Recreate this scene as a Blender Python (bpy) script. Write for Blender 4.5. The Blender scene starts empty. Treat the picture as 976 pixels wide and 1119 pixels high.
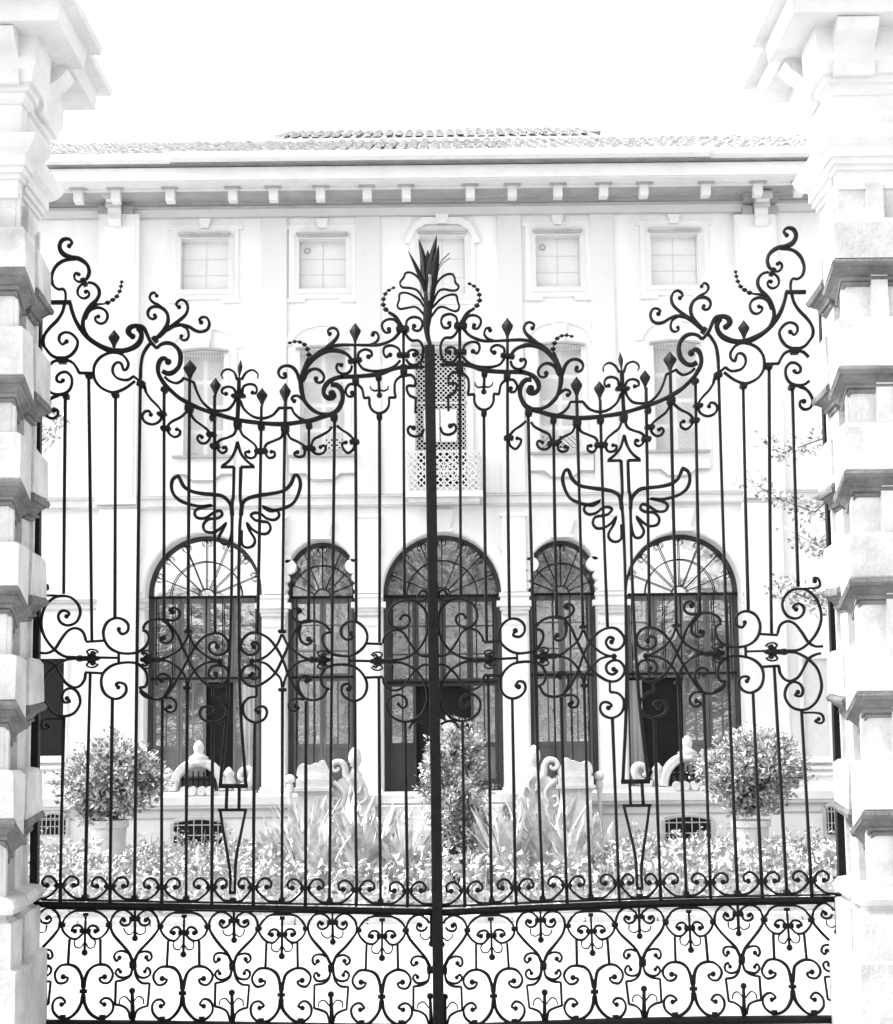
import bpy, math, random
import numpy as np
from mathutils import Vector, Matrix, Euler
random.seed(7)
RAD = math.radians
scene = bpy.context.scene
COL = scene.collection

# ------------------------------------------------------------------ camera
F = 1680.0; CX = 478.0; PITCH = 6.5; ROLL = -0.60; EYE = 1.65
CY = 790.0 - F*math.tan(RAD(PITCH))
ROT = Matrix.Rotation(RAD(90+PITCH), 3, 'X') @ Matrix.Rotation(RAD(ROLL), 3, 'Z')
def at(px, py, Y):
    """surveyed point (plate coordinates of the elevation drawing) on the vertical plane y = Y -> (x, z)"""
    d = ROT @ Vector(((px-CX)/F, -(py-CY)/F, -1.0))
    t = Y/d.y
    return (d.x*t, EYE + d.z*t)
cam = bpy.data.cameras.new('camera'); camo = bpy.data.objects.new('camera', cam); COL.objects.link(camo)
camo.location = (0, 0, EYE); camo.rotation_euler = ROT.to_euler()
cam.sensor_fit = 'HORIZONTAL'; cam.sensor_width = 36; cam.lens = 36*F/976
cam.shift_x = (488-CX)/976; cam.shift_y = (CY-559.5)/976
cam.clip_end = 500; cam.clip_start = .1
scene.camera = camo

# ------------------------------------------------------------------ light
w = bpy.data.worlds.new('World'); scene.world = w; w.use_nodes = True
nt = w.node_tree; nt.nodes.clear()
SUN_EL, SUN_AZ = 52.0, -84.0        # azimuth: 0 = +Y (behind the house), negative = left; the sun is high on the left, almost in the plane of the gate
sky = nt.nodes.new('ShaderNodeTexSky'); sky.sky_type = 'NISHITA'; sky.sun_disc = False
sky.sun_elevation = RAD(SUN_EL); sky.sun_rotation = RAD(SUN_AZ); sky.dust_density = 4; sky.air_density = 1.0
bw = nt.nodes.new('ShaderNodeRGBToBW'); bg = nt.nodes.new('ShaderNodeBackground'); out = nt.nodes.new('ShaderNodeOutputWorld')
nt.links.new(sky.outputs[0], bw.inputs[0]); nt.links.new(bw.outputs[0], bg.inputs[0]); bg.inputs[1].default_value = 0.15
nt.links.new(bg.outputs[0], out.inputs[0])
sd = bpy.data.lights.new('sun', 'SUN'); sd.energy = 1.3; sd.angle = RAD(12); sd.color = (1, 1, 1)
so = bpy.data.objects.new('sun', sd); COL.objects.link(so)
a, e = RAD(SUN_AZ), RAD(SUN_EL)
sv = Vector((math.sin(a)*math.cos(e), math.cos(a)*math.cos(e), math.sin(e)))
so.rotation_euler = sv.to_track_quat('Z', 'Y').to_euler(); so.location = (-10, -10, 30)
scene.view_settings.view_transform = 'Standard'; scene.view_settings.look = 'None'
scene.view_settings.exposure = 2.32; scene.view_settings.gamma = 1

# ------------------------------------------------------------------ materials
def mat(name, c, rough=.8, var=.1, scale=4, detail=6, bump=0, c2=None, spec=.3, streak=False, contrast=(.35, .65), ior=None, bscale=9):
    m = bpy.data.materials.new(name); m.use_nodes = True; n = m.node_tree; L = n.links
    b = n.nodes['Principled BSDF']; b.inputs['Roughness'].default_value = rough
    b.inputs['Specular IOR Level'].default_value = spec
    if ior: b.inputs['IOR'].default_value = ior
    tc = n.nodes.new('ShaderNodeTexCoord'); mp = n.nodes.new('ShaderNodeMapping'); L.new(tc.outputs['Object'], mp.inputs[0])
    if streak: mp.inputs['Scale'].default_value = (1, 1, .22)
    nz = n.nodes.new('ShaderNodeTexNoise'); nz.inputs['Scale'].default_value = scale; nz.inputs['Detail'].default_value = detail
    nz.inputs['Roughness'].default_value = .65
    L.new(mp.outputs[0], nz.inputs['Vector'])
    r = n.nodes.new('ShaderNodeValToRGB'); L.new(nz.outputs[0], r.inputs[0])
    lo = c*(1-var) if c2 is None else c2
    r.color_ramp.elements[0].position = contrast[0]; r.color_ramp.elements[1].position = contrast[1]
    r.color_ramp.elements[0].color = (lo, lo, lo, 1); r.color_ramp.elements[1].color = (c, c, c, 1)
    L.new(r.outputs[0], b.inputs['Base Color'])
    if bump:
        bp = n.nodes.new('ShaderNodeBump'); bp.inputs['Strength'].default_value = bump; bp.inputs['Distance'].default_value = .02
        n2 = n.nodes.new('ShaderNodeTexNoise'); n2.inputs['Scale'].default_value = scale*bscale; n2.inputs['Detail'].default_value = 5
        L.new(tc.outputs['Object'], n2.inputs['Vector'])
        L.new(n2.outputs[0], bp.inputs['Height']); L.new(bp.outputs[0], b.inputs['Normal'])
    return m
M = dict(
    iron=mat('wrought_iron', .011, .45, .6, 22, bump=.6, spec=.15),
    iron_worn=mat('worn_iron', .30, .5, .6, 60, spec=.5),  # light iron for the highlight painted on the palmette
    stucco=mat('pale_stucco', .80, .9, .15, 1.4, streak=True, bump=.1),
    stucco2=mat('strip_stucco', .66, .9, .07, 1.5, streak=True, bump=.15),
    trim=mat('trim_stone', .70, .85, .10, 3, bump=.15),
    trimgrey=mat('weathered_trim', .50, .85, .25, 3, bump=.2),
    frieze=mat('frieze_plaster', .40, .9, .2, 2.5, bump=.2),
    line=mat('soot_joint', .24, .9, .3, 5),  # dark tone of the shadow painted under the gutter
    sooty=mat('sooty_stone', .19, .9, .6, 6, 10, bump=.5, contrast=(.3, .62)),  # darker stone: shade under the blocks is put into its colour
    pierpale=mat('washed_stone', .64, .9, .16, 3, 8, bump=.4),  # paler stone: the entablature's burnt-out glare is put into its colour
    pier=mat('pier_stone', .64, .9, .40, 3.4, 12, bump=.45, bscale=16, contrast=(.3, .6)),
    tile=mat('roof_tile', .52, .9, .5, 9, bump=.4),
    wood=mat('shutter_wood', .72, .8, .05, 5),
    woodline=mat('shutter_recess', .62, .9, .1, 8),
    lattice=mat('lattice_white', .62, .7, .05, 8),
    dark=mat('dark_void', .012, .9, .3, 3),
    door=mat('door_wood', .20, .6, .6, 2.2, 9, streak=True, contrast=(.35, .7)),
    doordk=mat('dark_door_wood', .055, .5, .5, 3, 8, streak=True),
    glass=mat('window_glass', .10, .09, .8, 3.2, 9, spec=1.0, contrast=(.42, .6), ior=2.6, bump=.5, bscale=1.0),
    lunette_mid=mat('dusty_lunette_glass', .13, .09, .75, 3.4, 9, spec=1.0, contrast=(.42, .6), ior=2.1, bump=.5, bscale=1.0),  # mottled grey glass of the three inner lunettes
    lunette=mat('old_reflecting_glass', .10, .06, .7, 2.2, 8, spec=1.0, contrast=(.4, .65), ior=3.2, bump=.25, bscale=.8),
    curtain=mat('curtain', .45, .9, .3, 5, streak=True),
    ground=mat('gravel', .36, .95, .08, 3, 9, bump=.5),
    soil=mat('soil', .2, .95, .5, 8, bump=.6),
    leaf=mat('leaf', .66, .4, .82, 9, 3, spec=.6, contrast=(.42, .56)),
    strap=mat('strap_leaf', .66, .45, .45, 6, 3, spec=.5, contrast=(.4, .6)),
    cover=mat('cover_leaf', .50, .5, .6, 5, 3, spec=.5, contrast=(.38, .55)),
    bark=mat('bark', .12, .9, .4, 12, bump=.6),
    white=mat('carved_stone', .66, .85, .25, 5, 8, bump=.5),
    treeleaf=mat('tree_leaf', .07, .6, .4, 3),
)

# ------------------------------------------------------------------ mesh helpers
class MB:
    def __init__(s): s.v = []; s.f = []
    def quad(s, a, b, c, d):
        n = len(s.v); s.v += [tuple(a), tuple(b), tuple(c), tuple(d)]; s.f.append((n, n+1, n+2, n+3)); return s
    def tri(s, a, b, c):
        n = len(s.v); s.v += [tuple(a), tuple(b), tuple(c)]; s.f.append((n, n+1, n+2)); return s
    def box(s, x0, x1, y0, y1, z0, z1):
        n = len(s.v)
        if x0 > x1: x0, x1 = x1, x0
        if z0 > z1: z0, z1 = z1, z0
        s.v += [(x0,y0,z0),(x1,y0,z0),(x1,y1,z0),(x0,y1,z0),(x0,y0,z1),(x1,y0,z1),(x1,y1,z1),(x0,y1,z1)]
        for q in ((0,3,2,1),(4,5,6,7),(0,1,5,4),(1,2,6,5),(2,3,7,6),(3,0,4,7)): s.f.append(tuple(n+i for i in q))
        return s
    def prism(s, pts, y0, y1):
        """polygon pts (x,z) extruded from y0 to y1"""
        n = len(s.v); k = len(pts)
        s.v += [(x, y0, z) for x, z in pts] + [(x, y1, z) for x, z in pts]
        s.f.append(tuple(range(n, n+k))); s.f.append(tuple(range(n+2*k-1, n+k-1, -1)))
        for i in range(k):
            j = (i+1) % k; s.f.append((n+i, n+k+i, n+k+j, n+j))
        return s
    def rings(s, rings, closed=True, cap=True):
        n = len(s.v); k = len(rings[0])
        for r in rings: s.v += [tuple(p) for p in r]
        for a in range(len(rings)-1):
            for i in range(k if closed else k-1):
                j = (i+1) % k
                s.f.append((n+a*k+i, n+a*k+j, n+(a+1)*k+j, n+(a+1)*k+i))
        if cap and closed:
            s.f.append(tuple(range(n+k-1, n-1, -1))); m = n+(len(rings)-1)*k; s.f.append(tuple(range(m, m+k)))
        return s
    def lathe(s, cx, cy, prof, seg=14):
        return s.rings([[(cx+r*math.cos(2*math.pi*i/seg), cy+r*math.sin(2*math.pi*i/seg), z) for i in range(seg)] for z, r in prof])
    def ball(s, c, r, sy=1.0, sz=1.0, seg=8, rg=5):
        R = []
        for k in range(rg+1):
            t = -math.pi/2*.97 + math.pi*.97*k/rg
            R.append([(c[0]+r*math.cos(t)*math.cos(2*math.pi*i/seg), c[1]+sy*r*math.cos(t)*math.sin(2*math.pi*i/seg), c[2]+sz*r*math.sin(t)) for i in range(seg)])
        return s.rings(R)
    def sweep(s, pts, widths, depth, y):
        """flat smith's bar along (x,z) points in the plane y"""
        n = len(pts)
        if n < 2: return s
        R = []
        jd = depth*(1+random.uniform(-.08, .08))
        for i, (x, z) in enumerate(pts):
            a = pts[max(i-1, 0)]; b = pts[min(i+1, n-1)]
            tx, tz = b[0]-a[0], b[1]-a[1]; L = math.hypot(tx, tz) or 1e-6; tx /= L; tz /= L
            nx, nz = -tz, tx; w_ = widths[i]/2; h = jd/2
            R.append([(x+nx*w_*c, y+h*d, z+nz*w_*c) for c, d in ((1,.55),(.6,1),(-.6,1),(-1,.55),(-1,-.55),(-.6,-1),(.6,-1),(1,-.55))])
        return s.rings(R)
    def tube(s, pts, r, seg=6):
        R = []; n = len(pts)
        for i in range(n):
            p = Vector(pts[i]); t = (Vector(pts[min(i+1, n-1)])-Vector(pts[max(i-1, 0)])).normalized()
            u = t.cross(Vector((0, 1, 0.01))).normalized(); v = t.cross(u); rr = r[i] if isinstance(r, (list, tuple)) else r
            R.append([p+u*rr*math.cos(2*math.pi*k/seg)+v*rr*math.sin(2*math.pi*k/seg) for k in range(seg)])
        return s.rings(R)
    def build(s, name, m, parent=None, smooth=False, auto=False):
        me = bpy.data.meshes.new(name); me.from_pydata(s.v, [], s.f); me.update()
        import bmesh
        bm = bmesh.new(); bm.from_mesh(me); bmesh.ops.recalc_face_normals(bm, faces=bm.faces); bm.to_mesh(me); bm.free()
        me.materials.append(m if not isinstance(m, str) else M[m])
        if smooth:
            for p in me.polygons: p.use_smooth = True
        o = bpy.data.objects.new(name, me); COL.objects.link(o)
        if parent: 
            o.parent = parent; o.matrix_parent_inverse = Matrix.Translation(parent.matrix_basis.translation).inverted() if parent.type == 'EMPTY' else Matrix.Identity(4)
        return o
def tag(o, label=None, cat=None, group=None, kind=None):
    if label: o['label'] = label
    if cat: o['category'] = cat
    if group: o['group'] = group
    if kind: o['kind'] = kind
    return o
def empty(name, loc, label, cat, group=None):
    o = bpy.data.objects.new(name, None); COL.objects.link(o); o.location = loc; o.empty_display_size = .2
    return tag(o, label, cat, group)

def crom(pts, sub=6):
    """Catmull-Rom through points; a repeated point is a sharp corner"""
    segs = [[pts[0]]]
    for p in pts[1:]:
        if p == segs[-1][-1]: segs.append([p])
        else: segs[-1].append(p)
    outp = []
    for sgm in segs:
        if len(sgm) < 2: continue
        if len(sgm) == 2: o_ = [sgm[0], sgm[1]]
        else:
            o_ = []
            P = [(2*sgm[0][0]-sgm[1][0], 2*sgm[0][1]-sgm[1][1])]+sgm+[(2*sgm[-1][0]-sgm[-2][0], 2*sgm[-1][1]-sgm[-2][1])]
            for i in range(1, len(P)-2):
                p0, p1, p2, p3 = P[i-1:i+3]
                for k in range(sub):
                    t = k/sub
                    o_.append(tuple(.5*((2*p1[c])+(-p0[c]+p2[c])*t+(2*p0[c]-5*p1[c]+4*p2[c]-p3[c])*t*t+(-p0[c]+3*p1[c]-3*p2[c]+p3[c])*t**3) for c in (0, 1)))
            o_.append(sgm[-1])
        outp += o_ if not outp else o_[1:]
    return outp
# ------------------------------------------------------------------ the wrought-iron gate
GY = 8.0                                     # plane of the gate
PXM = GY/F*1.0                                   # metres per image pixel on that plane
TL = dict(T1=(40,250,7.992), T2=(40,370,7.992), T3=(140,300,7.992), T4=(150,400,7.992), T5=(260,380,7.992), T6=(300,340,9.32),
          T7=(370,340,7.99), T8=(410,250,7.458), U1=(180,450,6.1), U2=(36,630,6.585), U3=(140,650,6.99), U4=(240,650,6.99),
          U5=(350,640,6.99), U7=(190,800,5.593), U8=(100,950,6.625), P=(0,0,1))
def t(k, *c):
    x0, y0, s = TL[k]; return [(x0+c[i]/s, y0+c[i+1]/s) for i in range(0, len(c), 2)]

S = []     # (part, kind, data...)
def scroll(pts, w=2.7, eye=1.9, name='scroll'): S.append((name, 'path', pts, w, eye))
def barp(pts, w=3.1, name='vertical_bar'): S.append((name, 'path', pts, w, 0))
def collar(p, w, h, ang=0): S.append(('collar', 'collar', p, w, h, ang))
def spear(top, bot, w): S.append(('spear_finial', 'spear', top, bot, w))
def beads(stalk, bs, w=(4, 1.6)): S.append(('bead_sprig', 'beads', stalk, bs, w))
def rosette(p, bulb, r=5.6): S.append(('rosette', 'rosette', p, bulb, r))
def p1(k, x, y): return t(k, x, y)[0]

# -- hinge side crest
scroll(t('T1',430,445,450,415,460,370,445,320,410,285,360,258,300,248,240,225,208,185,202,140,225,100,265,88,295,98,308,125,285,150), (3.2,5.2,2.4), 2.4)
scroll(t('T1',252,645,253,570,235,528,190,528,150,500,132,450,135,400,160,340,205,295,260,272,345,262), (2.4,3.2,3.6), 0)
scroll(t('T1',405,460,365,462,335,440,330,405,352,385,368,398), 2.4, 2.0)
scroll(t('T1',395,485,368,515,358,555,375,592,415,608,450,592,460,562,445,543,430,550), 2.4, 2.2)
scroll(t('T1',445,935,420,890,405,840,412,780,440,715,480,665,525,620,548,570,540,520,500,480,450,468), (3.6,4.2,2.8), 0)
collar(p1('T1',415,468), 5, 6.5, 25)
beads(t('T1',425,760,470,690,520,662,590,655), t('T1',620,645,665,620,700,590,725,545,737,502,743,463))
scroll(t('T1',425,790,455,722,505,692,560,692,605,720,620,765,600,812,560,828,520,808,512,775,538,765), (3.4,2.8,2.4), 2.2)
barp(t('T1',120,642,300,642), 4.4, 'rail')
scroll(t('T1',292,645,310,720,345,810,400,895,460,960,540,1015,640,1060,720,1068,800,1055,870,1020,908,970,915,915,885,868), (3.4,6.0,5.0), 0)
spear(p1('T1',677,880), p1('T1',677,1055), 13)
scroll(t('T1',838,942,802,905,815,865,860,848,910,855)+t('T3',141,475,165,520,195,585,250,645), (6.0,5.0,3.2), 0)
S.append(('scroll', 'eye', p1('T1',838,940), 3.6))
scroll(t('T3',250,645,290,610,345,598,400,615,445,665,460,730,445,800,400,850,350,865,300,845), (3.2,4.8,5.0), 0)
# -- the catenary: from its left volute to its right volute
scroll(t('T3',352,765,320,732,285,745,262,800,266,865,300,930)+t('T4',255,176,350,265,430,315,510,355,600,390,680,415,780,445,880,470)
       +t('T5',76,643,150,652,250,662,350,667,450,663,540,650,640,635,720,610,800,585)+t('T6',640,1010,685,930,695,860,678,795,635,755,575,748), (4.6,4.2,5.2), 0, 'top_rail')
S.append(('scroll', 'eye', p1('T3',350,762), 4.0))
# -- leaf sprig
scroll(t('T3',240,565,300,500,340,440,350,380,335,330,300,295,250,280,200,290,172,330,185,375,220,388,245,370,232,355), (4.4,3.4,2.4), 2.0)
scroll(t('T3',325,312,270,268,215,240,190,205,200,170,230,158,250,185), (3,2.6,2.2), 2.0)
scroll(t('T3',265,545,340,480,400,435,460,390,505,345,522,290,505,240,465,220,430,240,422,265,445,285), (4.2,3.0,2.4), 2.2)
scroll(t('T3',340,485,400,450,470,440,530,455,590,490,640,500,690,480,710,430,690,380,650,372,622,395,638,418), (3.8,3.2,2.4), 2.4)
scroll(t('T3',470,445,510,470,530,520,520,560,490,575,460,560,465,538), (3,2.6,2.2), 2.0)
collar(p1('T3',235,568), 5, 5, 35)
# -- small scrolls between catenary and finials
scroll(t('T4',240,95,280,130,340,150,385,130,405,105,405,105,450,125,495,145,495,145,520,220,560,300,610,355,660,385,740,390,800,375,840,330,860,285), 2.8, 0)
scroll(t('T5',20,462,50,530,100,580,160,610,230,615,300,590,340,550,360,525,360,525,470,525,470,525,490,570,540,615,600,638), 2.8, 0)
# -- centre finial of the catenary
S.append(('spear_finial', 'spear', p1('T5',25,100), p1('T5',10,280), 5.5))
barp(t('T5',10,260)+t('T4',885,265,875,470), 4.2)
collar(p1('T4',885,262), 14, 3.2, 0)
scroll(t('T4',872,120,845,52,790,28,748,48,735,80,748,106), (2.8,2,1.4), 0)
scroll(t('T4',865,245,840,195,790,180,745,200,742,235,775,242), (3,2.6,2.2), 2.2)
scroll(t('T5',32,280,70,220,120,195,160,212,176,240,172,268), (2.8,2,1.4), 0)
scroll(t('T5',35,400,50,340,100,318,150,330,166,372,150,400,128,392), (3,2.6,2.2), 2.2)
for a_, b_, w_ in (((540,745),(540,925),15), ((763,900),(763,1065),12)): spear(p1('T3',*a_), p1('T3',*b_), w_)
for a_, b_, w_ in (((210,350),(210,515),12.5), ((413,305),(413,495),13)): spear(p1('T5',*a_), p1('T5',*b_), w_)
# -- ogee brackets under the catenary
scroll(t('T4',60,170,75,225,120,290,170,340,205,385,215,420), 2.6, 0)
scroll(t('T4',215,430,200,475,160,503,115,508,65,485,45,440,65,400,105,395,118,425), 2.7, 2.2)
collar(p1('T4',215,418), 9, 3.4)
scroll(t('T4',430,400,380,445,310,480,275,510,262,545,280,590,325,620,368,600,372,565,345,552), 2.7, 2.0)
collar(p1('T4',248,545), 9.5, 4); collar(p1('T4',238,210), 6, 5, -35)
scroll(t('T4',465,410,500,470,560,515,605,550,635,590,630,640,590,675,545,665,525,630,545,605,565,620), 2.7, 2.0)
collar(p1('T4',648,598), 9.5, 4); collar(p1('T4',455,370), 8, 7.5)
scroll(t('T4',862,560,840,600,790,625,730,645,695,680,705,730,745,760,778,740,775,705,755,712), 2.7, 1.9)
collar(p1('T4',680,700), 9.5, 4.4); collar(p1('T4',662,455), 6, 5)
collar(p1('T4',878,510), 7.5, 9)
scroll(t('T5',15,700,40,760,90,800,140,840,165,875), 2.6, 0)
scroll(t('T5',160,915,150,950,115,965,75,950,65,915,95,908), 2.7, 2.0)
scroll(t('T5',395,740,375,785,310,815,255,840,230,875), 2.6, 0)
scroll(t('T5',240,920,260,955,290,962,320,945,318,910,292,908), 2.7, 2.0)
collar(p1('T5',203,905), 13, 4.5); collar(p1('T5',205,690), 6.5, 6); collar(p1('T5',413,705), 8, 9)
scroll(t('T5',435,745,460,790,520,820,570,850,590,870), 2.6, 0)
scroll(t('T5',585,890,580,935,545,955,505,945,495,920,520,912), 2.7, 2.2)
scroll(t('T5',820,690,790,730,720,770,665,800,645,850,655,905,700,930,750,915,768,875,750,855,722,868), 2.7, 2.0)
collar(p1('T5',622,880), 13, 4, -6); collar(p1('T5',622,680), 6, 5.5); collar(p1('T5',840,605), 7, 7)
scroll(t('T5',865,680,905,715,950,742)+t('T7',95,1080,120,1105)+t('P',388,482.0), 2.6, 0)
scroll(t('P',388,484,386,491,380,495,375,490,374,485,378,483.5), 2.7, 2.0)
collar((387.5,483), 9.5, 4)
# -- acanthus volute right of the catenary
beads(t('T6',265,740,275,660,310,560,345,480), t('T6',350,445,335,388,305,340,258,315,208,310,155,323), (4.6,3.0))
scroll(t('T6',268,720,272,780,285,850,310,920,350,970,410,1020,480,1045,560,1045,600,1030), (5.4,4.0,3.0), 0)
scroll(t('T6',280,720,300,610,370,510,450,445,540,408,620,402,700,420,750,450,785,495), (5.6,4.6,3.2), 0)
scroll(t('T6',370,500,430,440,500,390,580,360,680,345,820,345)+t('T7',250,298,350,295,430,270,490,235,535,180), (4.6,2.8,3.4), 0)
scroll(t('T6',500,395,580,330,630,280,650,230,630,185,590,170,550,190,545,215,562,232), (4.2,2.8,2.4), 2.3)
scroll(t('T6',300,700,330,630,380,595,430,590,480,620,505,670,490,715,450,728,415,710,422,688), (3.6,3,2.4), 2.5)
scroll(t('T6',275,750,250,690,225,620,180,570,120,555,65,575,40,620,55,665,95,680,120,660,105,640), (4.4,3,2.4), 2.2)
scroll(t('T6',320,930,270,885,230,862,190,870,175,900,200,915), (3.4,2.8,2.4), 2.3)
scroll(t('T6',790,555,770,610,720,638,660,625,632,580,645,540,680,548), 2.7, 2.3)
collar(p1('T6',820,505), 14, 3.6, 9)
scroll(t('T7',740,490,640,490,540,492,460,512,380,542,280,560,150,570,20,574)+t('T6',700,667,620,684,550,722,508,780,502,840,535,880,585,885,610,858,585,838), (3.6,4.6,5.2), 3.6, 'top_rail')
spear(p1('T7',145,100), p1('T7',145,285), 13)
scroll(t('T7',260,298,320,275,350,235,335,190,300,185,298,205), 2.6, 2.2)
scroll(t('T7',170,400,180,360,230,335,280,350,290,385,262,398), 2.7, 2.5)
scroll(t('T7',172,450,210,500,270,520,340,522,420,510,490,480,540,430), 2.7, 0)
scroll(t('T7',540,370,520,325,460,300,405,315,392,360,415,400,450,382), 2.7, 2.5)
collar(p1('T7',565,385), 13, 4)
scroll(t('T7',600,375,615,350,650,338,685,352,690,378,662,382), 2.7, 2.5)
scroll(t('T7',590,420,620,460,670,470,720,440,735,380,735,310,700,258,640,255,600,220,580,175), 2.8, 0)
scroll(t('T7',535,135,495,80,440,70,390,95,380,140,410,185,450,180,440,156), 2.7, 2.3)
scroll(t('T7',588,135,600,80,650,52,710,65,732,110,715,160,680,172,650,155,660,130), 2.7, 2.4)
collar(p1('T7',560,158), 13, 5)
beads(t('T8',215,795,170,720,110,680), t('T8',88,658,66,618,68,572,83,530,112,500,150,480), (4.6,3.0))
scroll(t('T7',145,640,95,640,62,690,80,740,120,742,118,712), 2.7, 2.3)
scroll(t('T7',165,640,205,680,222,760,222,760,270,755,270,755,272,820,300,870,355,892,410,870,440,820,440,755,440,755,500,755,500,755,490,700,495,620,530,580,570,560), 2.8, 0)
S.append(('pendant', 'path', t('T7',350,570,357,735), 3.0, 2.8))
scroll(t('T7',350,690,315,696,285,680,276,655), (2,1.6,1.2), 0)
scroll(t('T7',362,690,400,696,430,678,434,650), (2,1.6,1.2), 0)
collar(p1('T7',150,610), 6.5, 7); collar(p1('T7',570,520), 7, 10); collar(p1('T7',357,922), 5.5, 5)
collar(p1('T7',350,580), 6, 5)
scroll(t('T7',585,562,635,560,668,600,668,655,668,655,610,652,596,680,620,735,670,762,672,810,670,890), 2.8, 0)
scroll(t('T7',745,1030,720,1080,670,1095,620,1075,605,1035,625,1008,655,1020), 2.8, 2.6)
# -- hinge side scrolls below the crest
scroll(t('T1',245,655,225,730,180,800,120,860,75,920,58,975,65,1020)+t('T2',75,80,130,145,190,170,240,170,300,145,345,90,360,30)+t('T1',340,950,300,915,250,905,205,930,198,975,225,1010,262,985), (3.2,3.2,2.6), 2.4)
scroll(t('T2',100,245,150,200,210,190,270,190,320,215,355,265,370,300,370,300,500,303), 3.0, 0)
scroll(t('T2',190,500,120,530,80,590,75,640,100,685,150,695,185,665,180,625,150,625), 2.9, 2.6)
scroll(t('T2',100,450,145,480,210,485,270,465,305,410,305,340,265,295,215,297,178,330,180,370,215,380,230,365), 2.9, 2.2)
scroll(t('T2',255,490,190,495,130,515), 2.8, 0)
collar(p1('T2',225,190), 8, 6); collar(p1('T2',258,505), 5.5, 5); collar(p1('T2',458,325), 6, 5)
scroll(t('T2',700,115,620,130,555,165,510,225,498,290,510,360,560,425,640,465,700,465,780,430,860,370), 3.0, 0)
scroll(t('T2',700,120,760,150,800,210,790,260,760,275,750,245,735,215,700,210,668,245,668,300,705,345,770,362,810,355,845,328,845,328,940,400), 2.8, 0)
scroll(t('T3',205,592,170,630,130,700,112,800,108,900), 3.4, 0)
collar(p1('T2',912,395), 7, 6, -30); collar(p1('T2',688,490), 6.5, 5)
scroll(t('T2',940,400,955,460)+t('T4',60,170), 3, 0)
# -- winged arrow
WA = 'winged_arrow'
scroll(t('U1',485,200,465,270,430,325,375,368,375,368,462,368), 3.0, 0, WA)
scroll(t('U1',485,200,510,280,550,330,600,368,600,368,508,368), 3.0, 0, WA)
scroll(t('U1',462,368,458,560,450,650)+t('U3',790,0,762,790)+t('U7',285,320), (3.4,3.0,3.2), 0, WA)
scroll(t('U1',508,368,503,560,510,650,500,790)+t('U3',845,0,855,790)+t('U7',440,320), (3.4,3.0,3.2), 0, WA)
scroll(t('U1',450,690,440,620,390,565,325,552,250,545,180,530,130,500,105,455,92,425,92,425,55,450,45,500,60,550,100,590,160,615,240,630,320,622,320,622,230,645,200,668,215,705,270,708,330,670,370,660,382,688,350,710,290,718,258,755,270,795,320,805,360,785,412,740,412,740,385,790,362,840,385,878,420,878,440,840,448,790), (4.2,3.0,3.0), 0, WA)
scroll(t('U1',508,690,520,610,560,575,630,557,700,547,790,527,840,482,865,425,890,430,905,480,890,550,855,610,800,640,730,655,650,630,650,630,700,660,750,660,762,695,730,720,680,710,640,680,600,674,575,690,600,720,640,730,690,740,705,780,680,812,630,810,580,780,548,740,548,740,565,790,600,850,590,890,550,905,515,880,512,790), (4.2,3.0,3.0), 0, WA)
scroll(t('U7',275,330,452,330), 4.4, 0, WA)
scroll(t('U7',325,340,320,470), 3, 0, WA); scroll(t('U7',400,340,398,470), 3, 0, WA)
scroll(t('U7',270,476,446,476), 3, 0, WA)
scroll(t('U7',283,476,300,590,330,760,345,880,343,982), 2.8, 0, WA)
scroll(t('U7',440,476,410,620,380,780,375,900,372,982), 2.8, 0, WA)
scroll(t('U7',338,982,378,982), 3, 0, WA)
# -- lock rail, hinge side
scroll(t('U2',215,142,150,137,80,132,62,105,75,68,105,62,100,84), 2.4, 2.4)
scroll(t('U2',330,590,230,575,160,530,100,460,65,380,62,300,90,215,150,155,215,140,280,155,330,210,340,270,310,330,250,352,200,330,183,285,205,250,240,248,262,270,242,287), 2.8, 2.3)
scroll(t('U2',55,550,110,550,160,520,205,450,255,390,310,372,360,400,385,470,385,470,512,462), 2.8, 0)
barp(t('U2',230,578,615,586), 2.4, 'lock_rail')
rosette(p1('U2',425,590), p1('U2',340,590))
scroll(t('U2',612,382,640,414,680,395,685,345,645,308,590,300,535,330,508,390,515,455,550,510,610,545,680,555,750,545,805,510,835,450,825,405,790,385), 2.9, 0)
S.append(('scroll', 'eye', p1('U2',618,378), 2.6))
barp(t('U2',617,548,617,625), 2.6, 'link')
scroll(t('U2',612,798,600,775,625,764,665,780,670,830,635,870,580,880,520,845,493,780,500,710,540,660,600,630,690,618,760,632,810,680,825,740,810,790,770,800,770,800,790,830,856,875), 2.9, 0)
S.append(('scroll', 'eye', p1('U2',614,798), 2.6))
scroll(t('U2',512,697,378,690,378,690,372,740,340,785,295,798,240,770,200,710,160,640,110,610,70,600), 2.8, 0)
scroll(t('U2',330,590,240,600,160,645,100,710,75,790,75,860,110,940,165,990,230,1005,300,980,340,910,325,840,280,805,230,820,208,865,225,905,265,900,245,877), 2.8, 2.3)
scroll(t('U2',210,1025,120,1025,75,1040,65,1080,90,1100,125,1085,100,1070), 2.4, 2.0)
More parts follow.
